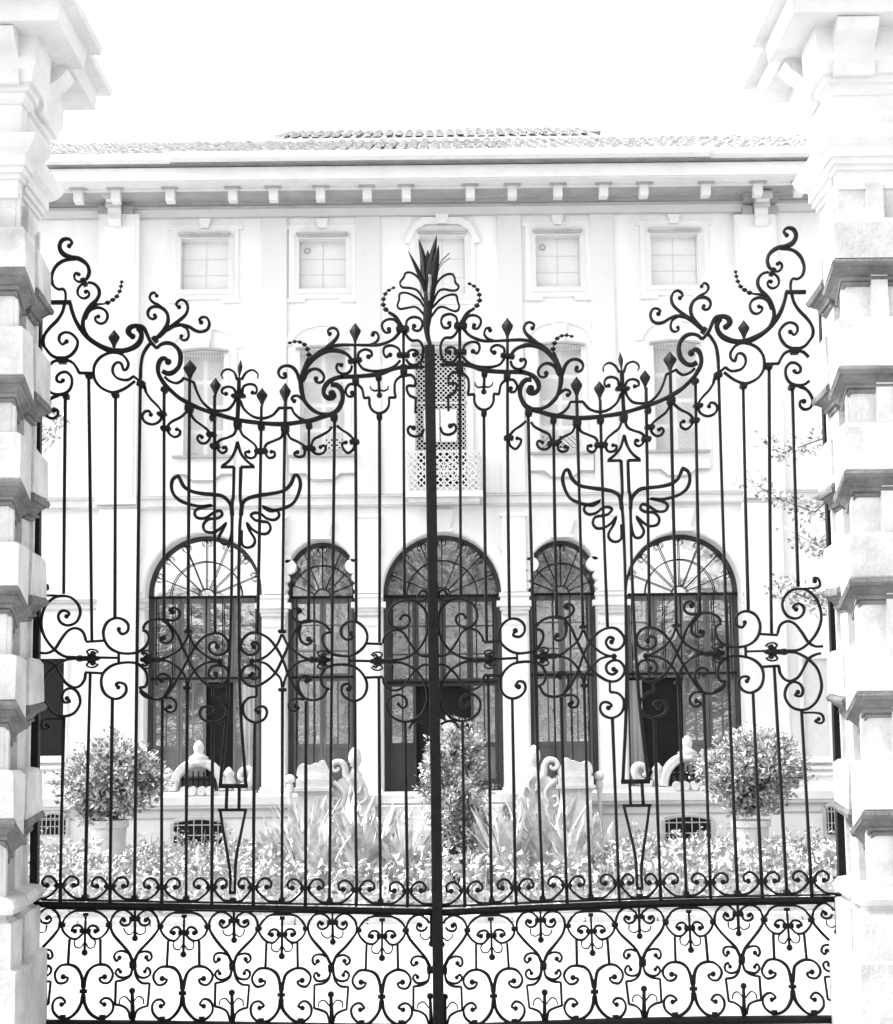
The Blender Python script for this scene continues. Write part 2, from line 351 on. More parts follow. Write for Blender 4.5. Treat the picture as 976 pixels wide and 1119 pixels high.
# -- lock rail, lozenge one
scroll(t('U3',115,262,135,220,190,192,260,190,320,230,380,310,415,395,460,490,510,585,560,650,620,695,690,700,745,665,765,610,745,555,690,540,635,555,615,600,640,640,680,630,668,602), 2.9, 2.6)
scroll(t('U3',270,195,310,235,340,290,335,340,295,370,255,358,248,328,272,328), (3.4,2.8,2.6), 2.6)
scroll(t('U3',280,192,350,195,390,170,395,130,370,105,340,100,318,120,338,132), (3,2.8,2.4), 2.6)
scroll(t('U3',90,735,130,775,200,800,270,785,330,720,400,600,460,490,510,400,570,330,650,295,720,305,765,360,760,420,720,455,660,455,622,420,625,375,665,362,682,395), 2.9, 2.6)
scroll(t('U3',462,300,430,370,380,430,300,475,230,495), 2.6, 0); scroll(t('U3',464,300,500,380,560,440,630,485,700,508), 2.6, 2.8)
scroll(t('U3',450,700,430,610,380,555,310,510,240,498), 2.6, 0); scroll(t('U3',455,700,480,620,530,560,600,520,700,508), 2.6, 0)
rosette(p1('U3',155,495), p1('U3',225,497))
scroll(t('U3',265,790,310,720,325,660,300,615,255,605,220,635,255,655), 2.8, 2.6)
scroll(t('U3',275,790,330,790,368,830,360,880,320,898,285,875,318,855), 2.6, 2.4)
barp(t('U3',645,700,645,780), 2.4, 'link')
scroll(t('U3',645,780,700,795,745,850,750,910,710,960,640,975,570,950,548,900,570,860,620,856,645,875,612,895), 2.8, 2.6)
collar(p1('U3',462,282), 7.5, 3); collar(p1('U3',455,712), 7.5, 3)
# -- lozenge two
scroll(t('U4',845,270,790,220,720,200,640,205,580,270,530,380,480,490,430,590,370,650,290,695,220,690,172,640,170,590,205,545,260,540,305,575,300,625,260,645,225,620,250,605), 2.9, 2.4)
scroll(t('U4',825,715,790,780,720,805,650,790,590,730,530,620,480,490,430,400,370,330,290,292,220,300,168,360,172,420,220,458,280,445,305,400,280,362,245,375,262,398), 2.9, 2.4)
scroll(t('U4',475,300,440,380,380,450,310,495,245,508), 2.6, 2.8); scroll(t('U4',480,300,520,380,600,450,660,485,720,495), 2.6, 0)
scroll(t('U4',478,710,465,640,420,590,360,530,290,508,245,508), 2.6, 0); scroll(t('U4',482,710,510,620,560,550,620,510,720,495), 2.6, 0)
scroll(t('U4',620,235,608,290,625,355,670,380,705,355,680,338), (3.4,2.8,2.6), 2.6)
scroll(t('U4',700,203,620,210,570,185,548,145,565,110,600,102,625,125,602,130), (3,2.8,2.4), 2.4)
rosette(p1('U4',785,498), p1('U4',710,495))
scroll(t('U4',650,795,610,730,600,670,625,625,670,620,698,650,665,658), 2.8, 2.6)
scroll(t('U4',650,800,570,795,530,830,540,880,585,888,605,862,580,852), 2.6, 2.4)
barp(t('U4',283,700,283,778), 2.4, 'link')
scroll(t('U4',283,778,220,790,180,840,185,910,220,955,280,975,340,950,362,900,345,860,305,855,272,880,298,898), 2.8, 2.4)
collar(p1('U4',478,280), 7.5, 3); collar(p1('U4',480,726), 7.5, 3)
# -- lock rail, stile side
scroll(t('U4',850,285,810,295)+t('U5',22,385,18,420,35,465,80,515,150,535,230,535,300,500,350,440,358,370,325,310,270,275,210,280,165,320,162,375,200,412,248,400,232,365), 2.9, 2.6)
barp(t('U5',355,442,475,446), 2.8, 'link')
barp(t('U5',222,540,222,605), 2.6, 'link'); barp(t('U5',225,573,400,577), 2.6, 'lock_rail')
rosette(p1('U5',440,578), p1('U5',530,580))
scroll(t('U5',70,795,22,765,5,700,40,635,100,608,180,603,260,620,320,670,355,740,350,810,315,860,260,880,200,860,165,815,170,765,212,750,238,785,216,792), 2.9, 2.6)
barp(t('U5',348,702,480,698), 3.0, 'link')
scroll(t('U5',540,568,630,560,710,520,770,460,810,380,820,300,810,210,770,150,700,112,630,115,560,150,525,210,530,280,580,325,640,325,685,280,675,235,635,225,612,252), 2.8, 1.8)
scroll(t('U5',690,108,760,120,805,100,812,55,775,38,752,75), 2.6, 2.2)
scroll(t('U5',478,442,490,400,530,355,590,340,640,365,680,430,730,500,770,535,825,540), 2.6, 0)
scroll(t('U5',480,700,490,750,530,790,580,800,640,770,690,690,740,635,790,605,825,608), 2.6, 0)
scroll(t('U5',540,588,620,590,700,625,760,680,805,760,820,860,800,940,740,1010,660,1040,590,1025,530,980,510,910,540,855,600,835,650,860,660,910,630,935,596,905), 2.8, 1.8)
scroll(t('U5',680,1095,705,1050,760,1035,820,1060), 2.6, 0)
# -- bars
BARS = [(71.5,433,69.7,649),(69.8,783,66,967),(97,411,100.5,701),(98.6,736,93,981),(126.3,431,125.6,675.5),(122.9,763,120.4,968),
        (153.5,412,147,983),(179.4,425,179.3,677),(177.5,764.5,176.6,968),(207.3,412,205.5,690),(204.9,752,203.4,983),(234.5,432,235,691.5),
        (232.4,789.5,231.5,968),(285.7,444,281.5,692),(278.5,789.5,277,968),(311.7,441,308.5,690),(308.7,753,308,983),(337.6,463,337.3,677),
        (334.4,766,334,968),(365.7,454,360,983),(388,376,389.3,678.6),(388,766,389.8,970),(414.7,455,414.7,702),(414,740,416,985),
        (441,362,442.3,654),(443,789,445.5,972)]
for b_ in BARS: barp(t('P', b_[0], b_[1], (b_[0]+b_[2])/2+random.uniform(-.35, .35), (b_[1]+b_[3])/2, b_[2], b_[3]))
# -- running scroll on the bottom rail
KN = [(66,967),(120.4,968),(177,969),(231.5,969),(277,969),(334,970),(389.6,971.5),(445.5,973)]
rail_y = lambda x: 983.3 + .0155*(x-40)
for x, y in KN:
    narrow = 22.5 if x in (231.5, 277) else 27.3
    sy = (rail_y(x)-1.5-y)/14
    lw = narrow if x == 277 else 27.3; rw = narrow if x == 231.5 else 27.3
    for sgn, hw in ((-1, lw), (1, rw)):
        k = hw/27.3
        q = lambda a, b: (x+sgn*a*k, y+b)
        scroll([q(2.5,2), q(4.5,-3), q(9,-8.2), q(15,-9), q(19.5,-4.5), q(18.5,.5), q(14.5,.5)], 2.4, 2.5)
        scroll([q(2.5,1), q(5,5.5), q(10,10.5), q(17,13.4*sy), q(27.2,14.0*sy)], 2.4, 0)
    collar((x, y+.5), 10.5, 3.2); barp([(x, y), (x-.2, rail_y(x)+2)], 3.2, 'link')
for x in (93,147.2,203.5,308,360.5,416): collar((x, rail_y(x)-3.5), 5.5, 4.5)
collar((254.5, rail_y(254)-3), 6, 3.5)
# -- rails and stiles
S.append(('bottom_rail', 'path', t('P', 33, 988.2, 250, 991.4, 480, 996.2), 5.0, 0))
S.append(('rail', 'path', t('P', 46, rail_y(46), 250, rail_y(250), 474, rail_y(474)), 1.9, 0))
S.append(('kick_rail', 'path', t('P', 40, 1119, 250, 1121, 481, 1124), 8.0, 0))
S.append(('hinge_stile', 'box', (41.5, 335), (37.5, 992), 8.2))
S.append(('hinge_pin', 'path', t('P', 24, 985, 40, 987), 8, 0))

# -- lower panel
LP = []
def heart(xc, clip=None):
    L = []
    def a(*c, w=2.3, eye=0):
        if clip is not None and sum(1 for i in range(0, len(c), 2) if (c[i]-308)*clip >= -16) < len(c)/2: return
        pts = []
        for i in range(0, len(c), 2):
            lean = .018*(xc-146)/250*(c[i+1]-600)/6.625
            pts.append((xc+(c[i]-308)/6.625+lean, 950+c[i+1]/6.625+.018*(xc-146)))
        L.append((pts, w, eye))
    a(300,665,270,600,220,540,165,470,140,410,150,350,190,305,240,295,285,320,305,350, w=(3.4,2.4,2.2))
    a(315,665,345,600,400,540,455,480,490,420,480,350,440,305,395,295,350,325,335,350, w=(3.4,2.4,2.2))
    a(290,375,270,400,235,408,212,382,225,352,240,368, eye=2.2); a(345,375,365,400,400,405,425,380,412,352,395,368, eye=2.2)
    a(318,285,318,500, w=(2.2,2.2,3.2), eye=2.9)
    a(310,450,280,472,245,455,236,425, w=1.3); a(322,455,355,472,388,455,392,418, w=1.3)
    a(280,612,230,592,185,600,168,635,185,662,206,640, eye=2.2); a(335,612,385,595,425,605,438,640,415,662,400,638, eye=2.2)
    a(300,700,285,760,240,785,200,780,178,750,195,722,212,742, eye=1.9); a(315,700,335,765,380,785,420,770,430,735,405,712,390,740, eye=1.9)
    a(298,715,285,770,240,800,180,810,180,810,175,980,175,980,220,990,265,1020,285,1085); a(314,715,330,780,370,820,425,825,425,825,410,990,410,990,370,1000,330,1030,312,1085)
    a(303,1095,298,880, w=(4.6,3.8,3.0), eye=3.0)
    a(288,965,250,922,215,935,206,970, w=1.3); a(308,960,340,922,375,935,382,975, w=1.3)
    a(278,360,358,360, w=4.6); a(302,665,305,715, w=7)
    return L
def column(xc):
    L = []
    def a(*c, w=2.3, eye=0, both=True):
        for sgn in ((1, -1) if both else (1,)):
            pts = []
            for i in range(0, len(c), 2):
                lean = .018*(xc-199)/250*(c[i+1]-600)/6.625 - (c[i+1]-890)*.022/6.625
                pts.append((xc+sgn*(c[i]-655)/6.625+lean, 950+c[i+1]/6.625+.018*(xc-146)))
            L.append((pts, w, eye))
    a(655,300,600,305,545,325,505,365,485,410,500,460,545,503,595,508,630,475,650,452)
    a(645,452,615,415,575,420,556,450,580,455, eye=2.4)
    a(655,330,655,610, w=(2.2,3.4,2.6), eye=3.0, both=False); a(655,322,655,345, w=5.5, both=False)
    a(648,540,625,575,590,570,578,535,590,515, w=1.3)
    a(543,512,538,690, w=2.6)
    a(650,860,642,800,625,745,590,712,545,697,490,705,450,745,445,790,475,830,520,825,540,795,505,785, w=(3.6,2.5,2.3), eye=2.6)
    a(650,920,640,985,605,1045,550,1085,490,1080,445,1040,435,985,460,945,500,938,528,970,500,985, w=(3.6,2.5,2.3), eye=2.3)
    a(655,800,655,975, w=(4.0,6.4,4.0), both=False); a(628,890,682,890, w=3.6, both=False)
    a(615,452,695,452, w=4.4, both=False); a(590,302,720,302, w=3.6, both=False)
    a(512,1060,512,1095, w=6); a(484,395,484,425, w=6.5); a(468,410,500,410, w=4)
    return L
for xc in (146, 254.5, 362.5): LP.append(heart(xc))
LP.append(heart(470.5, clip=-1)); LP.append(heart(38, clip=1))
for xc in (91.5, 199.5, 307, 416.5): LP.append(column(xc))

# -- mirror map from the left leaf to the right one, fitted to matching image pixels of both leaves
px_ = [(70,600,872),(98,600,842),(125,600,814),(151,600,790),(178,600,765),(205,600,739),(233,600,712),(283,600,660),(309,600,635),(337,600,607),
       (364,600,578),(389,600,556),(415,600,531),(443,600,506),(73,268,861),(124,371,813),(388,363,555),(414.5,454.6,529),(97,717,848),(165,719,786),
       (350,720,596),(413,722,527),(66,967,885.5),(252.5,975,699),(91.5,1080,866),(199.5,1080,757),(307,1080,649.2),(416.5,1085,541.8),(146,1080,810.7),(470.5,1080,487),(362.5,1080,594),(259,480,685.5)]
py_ = [(73,268,258),(124,371,359),(388,363,358.6),(414.5,454.6,450),(97,717,710),(165,719,712),(350,720,719),(413,722,721),(66,967,961.5),(91.5,1080,1076),
       (417,1085.5,1084),(259,480,471),(290,463,455),(40,987,980),(470,996,996),(250,991,986.5)]
def basis(x, y): X = x/500; Y = y/1000; return [1, X, Y, X*Y, X*X, Y*Y]
cxr = np.linalg.lstsq(np.array([basis(a_, b_) for a_, b_, c in px_]), np.array([c-957+a_ for a_, b_, c in px_]), rcond=None)[0]
cyr = np.linalg.lstsq(np.array([basis(a_, b_) for a_, b_, c in py_]), np.array([c-b_ for a_, b_, c in py_]), rcond=None)[0]
def mirror(p):
    b_ = basis(*p); return (957-p[0]+float(np.dot(cxr, b_)), p[1]+float(np.dot(cyr, b_)))
ident = lambda p: p
def gp(p): return at(p[0], p[1], GY)

def add_path(mb, pts, w, eye, mp, y=GY, depth=.021):
    pts = crom([tuple(p) for p in pts]); q = [gp(mp(p)) for p in pts]; n = len(q)
    if isinstance(w, (int, float)): ws = [w]*n
    else: ws = [np.interp(i/(n-1), (0, .5, 1) if len(w) == 3 else (0, 1), w) for i in range(n)]
    # hand forged: slight swelling along the bar
    ph = random.uniform(0, 6)
    ws = [(a_*1.07*(1+.07*math.sin(i*.35+ph)))*PXM for i, a_ in enumerate(ws)]
    mb.sweep(q, ws, depth, y)
    if eye: mb.ball((q[-1][0], y, q[-1][1]), eye*1.2*PXM, .8)

def forge(root, mp):
    kids = {}
    def get(name, multi=True):
        mb = MB(); return mb
    merged = {}
    for it in S:
        name, kind = it[0], it[1]
        merge = name in ('winged_arrow',)
        mb = merged.setdefault(name, MB()) if merge else MB()
        yy = GY + random.uniform(-.0015, .0015)
        if kind == 'path':
            pts = it[2]
            d = .021
            if name in ('bottom_rail', 'kick_rail'): d = .045
            if name == 'vertical_bar': d = .017
            if name == 'top_rail': d = .028
            if name == 'rail': d = .03
            add_path(mb, pts, it[3], it[4], mp, yy, d)
        elif kind == 'eye':
            c = gp(mp(it[2])); mb.ball((c[0], yy, c[1]), it[3]*PXM, .8); name = 'scroll_eye'
        elif kind == 'collar':
            c = gp(mp(it[2])); w_, h_, an = it[3]*1.15*PXM/2, it[4]*1.3*PXM/2, RAD(it[5])*(1 if mp is ident else -1)
            def rc(u, v): return (c[0]+u*math.cos(an)-v*math.sin(an), c[1]+u*math.sin(an)+v*math.cos(an))
            for (fu, fv, dd) in ((1, .5, .026), (.86, 1, .0215)):
                mb.prism([rc(-w_*fu, -h_*fv), rc(w_*fu, -h_*fv), rc(w_*fu, h_*fv), rc(-w_*fu, h_*fv)], yy-dd, yy+dd)
        elif kind == 'spear':
            a_, b_ = gp(mp(it[2])), gp(mp(it[3])); w_ = it[4]*PXM/2; L_ = a_[1]-b_[1]; R_ = []
            for tt, r in ((0, .22), (.12, .26), (.3, .5), (.5, .9), (.6, 1), (.66, .95), (.85, .42), (.97, .1), (1, .02)):
                z = b_[1]+L_*tt; x = b_[0]+(a_[0]-b_[0])*tt
                R_.append([(x+w_*r, yy, z), (x, yy+w_*r*.8, z), (x-w_*r, yy, z), (x, yy-w_*r*.8, z)])
            mb.rings(R_)
        elif kind == 'beads':
            add_path(mb, it[2], it[4], 0, mp, yy)
            chain = [it[2][-1]]+it[3]
            add_path(mb, chain, 1.1, 0, mp, yy, .008)
            for j, p in enumerate(it[3]):
                c = gp(mp(p)); r = (3.1-.2*j)*PXM
                mb.ball((c[0], yy, c[1]), r, .9, .9); mb.ball((c[0], yy, c[1]), r*1.25, .9, .35)
        elif kind == 'rosette':
            c, b_ = gp(mp(it[2])), gp(mp(it[3])); r = it[4]*PXM
            sg = 1 if c[0] > b_[0] else -1
            mb.ball((c[0], yy-.01, c[1]), r*1.1, 1.1, .95, 10, 7); mb.ball((b_[0], yy-.005, b_[1]), r*.95, 1, .72, 10, 6); mb.ball(((b_[0]*.6+c[0]*.4), yy-.005, (b_[1]*.6+c[1]*.4)), r*.8, 1, .7, 10, 6)
            mb.ball((c[0]+sg*r*1.1, yy-.01, c[1]), r*.55, 1, .9)
            mb.sweep([b_, (c[0]+sg*r*1.6, c[1])], [.014, .010], .016, yy)
            for k in (-1, 1):
                pt = [(c[0]-sg*r*.3, c[1]+k*r*.5), (c[0]-sg*r*.9, c[1]+k*r*1.3), (c[0]-sg*r*.2, c[1]+k*r*1.75), (c[0]+sg*r*.8, c[1]+k*r*1.6), (c[0]+sg*r*1.3, c[1]+k*r*1.1)]
                mb.sweep(crom(pt, 4), [.009]*len(crom(pt, 4)), .03, yy-.012)
                pt = [(c[0], c[1]+k*r*.6), (c[0]+sg*r*.3, c[1]+k*r*1.25), (c[0]+sg*r*1.0, c[1]+k*r*.9)]
                mb.sweep(crom(pt, 4), [.011]*len(crom(pt, 4)), .03, yy-.03)
        elif kind == 'box':
            a_, b_ = gp(mp(it[2])), gp(mp(it[3])); w_ = it[4]*PXM/2
            if mp is not ident: a_ = (a_[0]+.026, a_[1]); b_ = (b_[0]+.026, b_[1])
            mb.prism([(b_[0]-w_, b_[1]), (b_[0]+w_, b_[1]), (a_[0]+w_, a_[1]), (a_[0]-w_, a_[1])], yy-.02, yy+.025)
        if not merge and mb.v: mb.build(name, 'iron', root, smooth=(kind in ('path', 'eye', 'beads', 'rosette')))
    for k, mb in merged.items(): mb.build(k, 'iron', root, smooth=True)
    # lower panel: its two edge bars are the part, the motifs are its sub-parts
    pm = MB()
    add_path(pm, t('P', 50, 992.5, 250, 995.6, 474, 999.5), 1.8, 0, mp)
    panel = pm.build('lower_panel', 'iron', root, smooth=True)
    for i, grp in enumerate(LP):
        mb = MB()
        for pts, w_, eye in grp:
            pts = [(a_+random.gauss(0, .22), b_+random.gauss(0, .22)) if len(pts) > 3 and 0 < k_ < len(pts)-1 and (a_, b_) != pts[k_-1] and (a_, b_) != pts[k_+1] else (a_, b_) for k_, (a_, b_) in enumerate(pts)]
            add_path(mb, pts, w_, eye, mp, GY+random.uniform(-.001, .001), .019)
        nm = 'heart_scroll' if i < 5 else 'column_scroll'
        o = mb.build(nm, 'iron', None, smooth=True); o.parent = panel
    return root

def leafroot(px, label):
    x, z = at(px, 1119, GY)
    return empty('gate_leaf', (x, GY, z), label, 'gate', 'gate leaves')
left = leafroot(41, 'left black wrought iron gate leaf, carrying the thick meeting post and the tall palmette')
forge(left, ident)
right = leafroot(918, 'right black wrought iron gate leaf, its scrollwork ending beside the meeting post')
forge(right, mirror)
# meeting stile and palmette belong to the left leaf
mb = MB()
pts = [(469.5,378.5),(471.6,540),(473.6,700),(476.4,860),(479.4,1124)]
q = [gp(p) for p in pts]; hw = 5.8*PXM
mb.rings([[(x-hw, GY-.034, z), (x-hw+.006, GY-.04, z), (x+hw-.006, GY-.04, z), (x+hw, GY-.034, z), (x+hw, GY+.03, z), (x-hw, GY+.03, z)] for x, z in q])
for y_ in range(400, 1100, 47):
    x, z = gp((469.5+(y_-378)*.0133+random.choice((-3, 3)), y_)); mb.ball((x, GY-.041, z), .006, .5)
mb.build('meeting_post', 'iron', left)
trunk = MB(); add_path(trunk, t('T8',428,520,430,600,428,700,420,800,428,880,448,950), (9, 8.4, 3.6), 0, ident, GY-.01, .03)
pal = trunk.build('palmette', 'iron', left, smooth=True)
def blade(pts, w_, y, curve=.0):
    mb = MB(); pts = crom(pts, 5); q = [gp(p) for p in pts]; n = len(q); R_ = []
    for i, (x, z) in enumerate(q):
        s_ = i/(n-1); ww = w_*PXM/2*(math.sin(math.pi*min(1, (.18+.82*s_)))**.8+.03) if w_ > 2 else w_*PXM/2
        a_ = q[max(i-1, 0)]; b_ = q[min(i+1, n-1)]; tx, tz = b_[0]-a_[0], b_[1]-a_[1]; L_ = math.hypot(tx, tz); nx, nz = -tz/L_, tx/L_
        yy = y+curve*s_*s_
        R_.append([(x+nx*ww, yy, z+nz*ww), (x, yy-.006, z), (x-nx*ww, yy, z-nz*ww), (x, yy+.004, z)])
    mb.rings(R_); o = mb.build('palm_leaf', 'iron', None); o.parent = pal
blade(t('T8',440,640,400,470,340,330,268,190), 5.5, GY-.005, -.03)
blade(t('T8',430,600,402,380,388,220,352,65), 8.0, GY, .03)
blade(t('T8',440,600,425,350,430,165), 10.5, GY+.012)
blade(t('T8',445,600,455,320,502,75), 9.5, GY-.012, -.04)
blade(t('T8',452,600,485,350,518,165), 9.0, GY-.02, -.05)
blade(t('T8',460,560,520,290,605,175), 1.3, GY+.02, .03)
blade(t('T8',460,540,525,300,612,205), 1.0, GY+.03, .04)
for pp in (t('T8',395,490,360,410,300,362,250,362,232,400,203,440,222,478,290,485,350,510,405,600),
           t('T8',400,640,360,580,300,540,240,522,200,535,195,580,182,630,205,655,270,645,330,640,380,680,412,730),
           t('T8',470,560,500,450,560,385,620,370,645,395,655,440,680,470,665,500,620,505,560,495,510,520,455,640),
           t('T8',460,650,540,570,610,540,660,545,672,590,685,640,665,672,620,665,560,640,510,650,450,730)):
    mb = MB(); add_path(mb, pp, 2.4, 0, ident, GY-.004, .014); o = mb.build('petal', 'iron', None, smooth=True); o.parent = pal
mb = MB(); add_path(mb, t('T8',445,390,450,430,440,520,440,600), (3.4, 3.0, 1.8), 0, ident, GY-.035, .012)
o = mb.build('stamen', 'iron_worn', None, smooth=True); o.parent = pal  # pale strip: a highlight on the iron, painted as lighter colour
# ------------------------------------------------------------------ gate pillars
zf = lambda px, py, Y: at(px, py, Y)[1]
Wx = -2.05
BANDS = []
for a_, b_ in ((395,445),(501,548),(610,655),(722,768),(838,885)): BANDS.append((zf(50, a_, 8), zf(50, b_, 8)))
TOPB = (zf(18, 247, 7.24), zf(47, 338, 8.0))
PLAN = [(-3.4,7.24),(-1.99,7.24),(-1.99,7.42),(-2.13,7.42),(-2.13,7.54),(-2.006,7.54),(-2.046,7.965),(-2.30,7.965),(-2.30,8.45),(-3.4,8.45)]
PLAN2 = [(-3.4,7.24),(-1.99,7.24),(-1.99,7.42),(-2.09,7.42),(-2.09,7.52),(Wx,7.52),(Wx,7.95),(-3.4,7.95)]   # entablature
def offs(plan, o):
    n = len(plan); R_ = []
    for i in range(n):
        a_, b_, c_ = plan[i-1], plan[i], plan[(i+1) % n]
        def nrm(p, q):
            dx, dy = q[0]-p[0], q[1]-p[1]; L_ = math.hypot(dx, dy); return (dy/L_, -dx/L_)
        n1, n2 = nrm(a_, b_), nrm(b_, c_)
        R_.append((b_[0]+o*(n1[0]+n2[0]), b_[1]+o*(n1[1]+n2[1])))
    return R_
DROP = [0, 0, -.095, -.095, -.02, -.02, 0, 0, 0, 0]      # the blocks' lower edge steps down along the inner face
def loftd(mb, plan, prof, sx):
    mb.rings([[(sx*x, y, z+DROP[i]*k) for i, (x, y) in enumerate(offs(plan, o))] for z, o, k in prof])
def loft(mb, plan, prof, sx):
    mb.rings([[(sx*x, y, z) for x, y in offs(plan, o)] for z, o in prof])
def erode(o, amt=.006):
    """worn arrises: jitter the vertices a little"""
    for v in o.data.vertices:
        v.co.x += random.uniform(-amt, amt); v.co.z += random.uniform(-amt, amt); v.co.y += random.uniform(-amt, amt)*.5
Q = lambda v: zf(48, 790-v*210, 8.0)
CO = .62
def pillar(sx, label):
    root = empty('gate_pillar', (sx*2.7, 7.8, 0), label, 'pillar', 'gate pillars')
    zb = zf(20, 985, 8)
    mb = MB()
    loft(mb, [(x, y) for x, y in PLAN], [(zb, -.062), (Q(2.56), -.062)], sx)
    # fillets standing on the sunk shaft
    for (x, y) in ((-2.02,7.305),(-2.075,7.62),(-2.075,7.72),(-2.075,7.88)):
        mb.box(sx*(x-.12), sx*(x-.012), y, y+.03, zb, Q(2.52))
    mb.box(sx*-2.25, sx*-2.17, 7.24+.03, 7.35, zb, Q(2.52))
    mb.build('shaft', 'pier', root)
    for i, (zt, z0) in enumerate(BANDS+[TOPB[::1]]):
        if i == len(BANDS): zt, z0 = TOPB
        mb = MB(); h = zt-z0
        loftd(mb, PLAN, [(z0, .0, 1), (z0+.004, .008, 1), (zt-.02, .006, 0), (zt, -.012, 0), (zt+.004, -.064, 0)], sx)
        o = mb.build('rusticated_block', 'pier', root); erode(o, .005)
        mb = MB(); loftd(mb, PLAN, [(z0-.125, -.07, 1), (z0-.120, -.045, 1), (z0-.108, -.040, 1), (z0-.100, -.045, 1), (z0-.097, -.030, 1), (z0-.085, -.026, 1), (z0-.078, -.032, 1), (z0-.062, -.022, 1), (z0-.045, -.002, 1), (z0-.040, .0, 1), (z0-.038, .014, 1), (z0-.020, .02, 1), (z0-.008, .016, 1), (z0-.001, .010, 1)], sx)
        o = mb.build('block_moulding', 'sooty', root); erode(o, .003)  # moulding coloured dark to carry the shade beneath the block
    # pedestal
    mb = MB()
    loft(mb, PLAN, [(0, .045), (zf(50,1036,8), .04), (zf(50,1034,8), .008), (zf(50,990,8), .008), (zf(50,988,8), .0)], sx)
    mb.build('pedestal', 'pier', root)
    mb = MB(); z1 = zf(50, 984, 8)
    loft(mb, PLAN, [(z1-.03, -.0), (z1, -.03), (z1+.012, -.03), (z1+.02, .012), (z1+.05, .026), (z1+.08, .012), (z1+.09, -.02), (z1+.1, -.065)], sx)
    mb.build('base_moulding', 'pier', root)
    # entablature
    E = EYE; mb = MB()
    loft(mb, PLAN2, [(Q(2.50),-.05),(Q(2.585),-.05),(Q(2.587),-.035),(Q(2.61),-.035),(Q(2.612),-.02),(Q(2.64),-.018),(Q(2.642),-.005),(Q(2.69),-.005),(Q(2.70),.01),(Q(2.715),.03),(Q(2.745),.052),(Q(2.765),.06),(Q(2.772),.06),(Q(2.776),.0),(Q(2.79),-.035),(Q(2.95),-.035)], sx)
    mb.build('architrave', 'pierpale', root)
    mb = MB()
    loft(mb, PLAN2, [(Q(2.94),-.03),(Q(2.96),-.012),(Q(2.985),-.01),(Q(2.99),.008),(Q(3.02),.01),(Q(3.025),.03),(Q(3.07),.035),(Q(3.09),.05),(Q(3.235),.055),(Q(3.24),.19),(Q(3.275),.195),(Q(3.335),.2),(Q(3.34),.262),(Q(3.375),.268),(Q(3.39),.25),(Q(3.40),-.3)], sx)
    mb.build('cornice', 'pierpale', root)
    # scrolled console under the cornice, one on the inner face and one in front
    for cy_, face in ((7.56, 'x'), (7.24, 'y')):
        mb = MB()
        prof = crom([(0,Q(3.02)),(.05,Q(3.01)),(.07,Q(3.04)),(.065,Q(3.09)),(.08,Q(3.13)),(.12,Q(3.16)),(.16,Q(3.19)),(.175,Q(3.238)),(0,Q(3.238))], 4)
        if face == 'x':
            n0 = len(mb.v)
            for dy in (0, .16): mb.v += [(sx*(Wx-.01+a_), cy_+dy, z) for a_, z in prof]
        else:
            n0 = len(mb.v)
            for dx in (-2.22, -2.02): mb.v += [(sx*dx, 7.26-a_, z) for a_, z in prof]
        k = len(prof)
        mb.f.append(tuple(range(n0, n0+k))); mb.f.append(tuple(range(n0+2*k-1, n0+k-1, -1)))
        for i in range(k):
            j = (i+1) % k; mb.f.append((n0+i, n0+k+i, n0+k+j, n0+j))
        mb.build('console', 'pierpale', root)
    if sx < 0:      # the right pillar leans slightly inwards
        for o in root.children:
            for v in o.data.vertices: v.co.x -= (.02+.0114*(v.co.z-1.37)) if v.co.z > .8 else .035
pillar(1, 'rusticated stone gate pillar on the left, its inner face greyer and weathered')
pillar(-1, 'rusticated stone gate pillar on the right, its inner face brightly lit')

# ------------------------------------------------------------------ the villa
D = 24.0
def fx(px, py=500, Y=D): return at(px, py, Y)[0]
def fz(px, py, Y=D): return at(px, py, Y)[1]
def RC(px0, py0, px1, py1, Y=D):
    my = (py0+py1)/2; mx = (px0+px1)/2
    return at(px0, my, Y)[0], at(px1, my, Y)[0], at(mx, py1, Y)[1], at(mx, py0, Y)[1]    # x0 x1 z0 z1
villa = empty('villa', (0, D, 0), 'pale stuccoed villa with arched ground floor doors and a tiled roof behind the gate', 'house')
def part(mb, name, m, parent=villa, label=None):
    o = mb.build(name, m, parent if parent.type == 'EMPTY' else None)
    if parent.type != 'EMPTY': o.parent = parent
    if label: o['label'] = label
    return o
XL, XR = -8.6, 8.6
zEave = fz(480, 222); zString = fz(480, 550); zSpr = fz(480, 651); zGround = -.35; zSill = fz(480, 872)
# upper wall with window holes
def wall_holes(x0, x1, z0, z1, holes, Y, dep):
    mb = MB(); xs = sorted({x0, x1}|{h[0] for h in holes}|{h[1] for h in holes}); zs = sorted({z0, z1}|{h[2] for h in holes}|{h[3] for h in holes})
    for i in range(len(xs)-1):
        for j in range(len(zs)-1):
            mx, mz = (xs[i]+xs[i+1])/2, (zs[j]+zs[j+1])/2
            if any(h[0] < mx < h[1] and h[2] < mz < h[3] for h in holes): continue
            mb.quad((xs[i],Y,zs[j]),(xs[i+1],Y,zs[j]),(xs[i+1],Y,zs[j+1]),(xs[i],Y,zs[j+1]))
    for h in holes:
        mb.quad((h[0],Y,h[2]),(h[0],Y+dep,h[2]),(h[0],Y+dep,h[3]),(h[0],Y,h[3]))
        mb.quad((h[1],Y,h[2]),(h[1],Y,h[3]),(h[1],Y+dep,h[3]),(h[1],Y+dep,h[2]))
        mb.quad((h[0],Y,h[2]),(h[1],Y,h[2]),(h[1],Y+dep,h[2]),(h[0],Y+dep,h[2]))
        mb.quad((h[0],Y,h[3]),(h[0],Y+dep,h[3]),(h[1],Y+dep,h[3]),(h[1],Y,h[3]))
    return mb
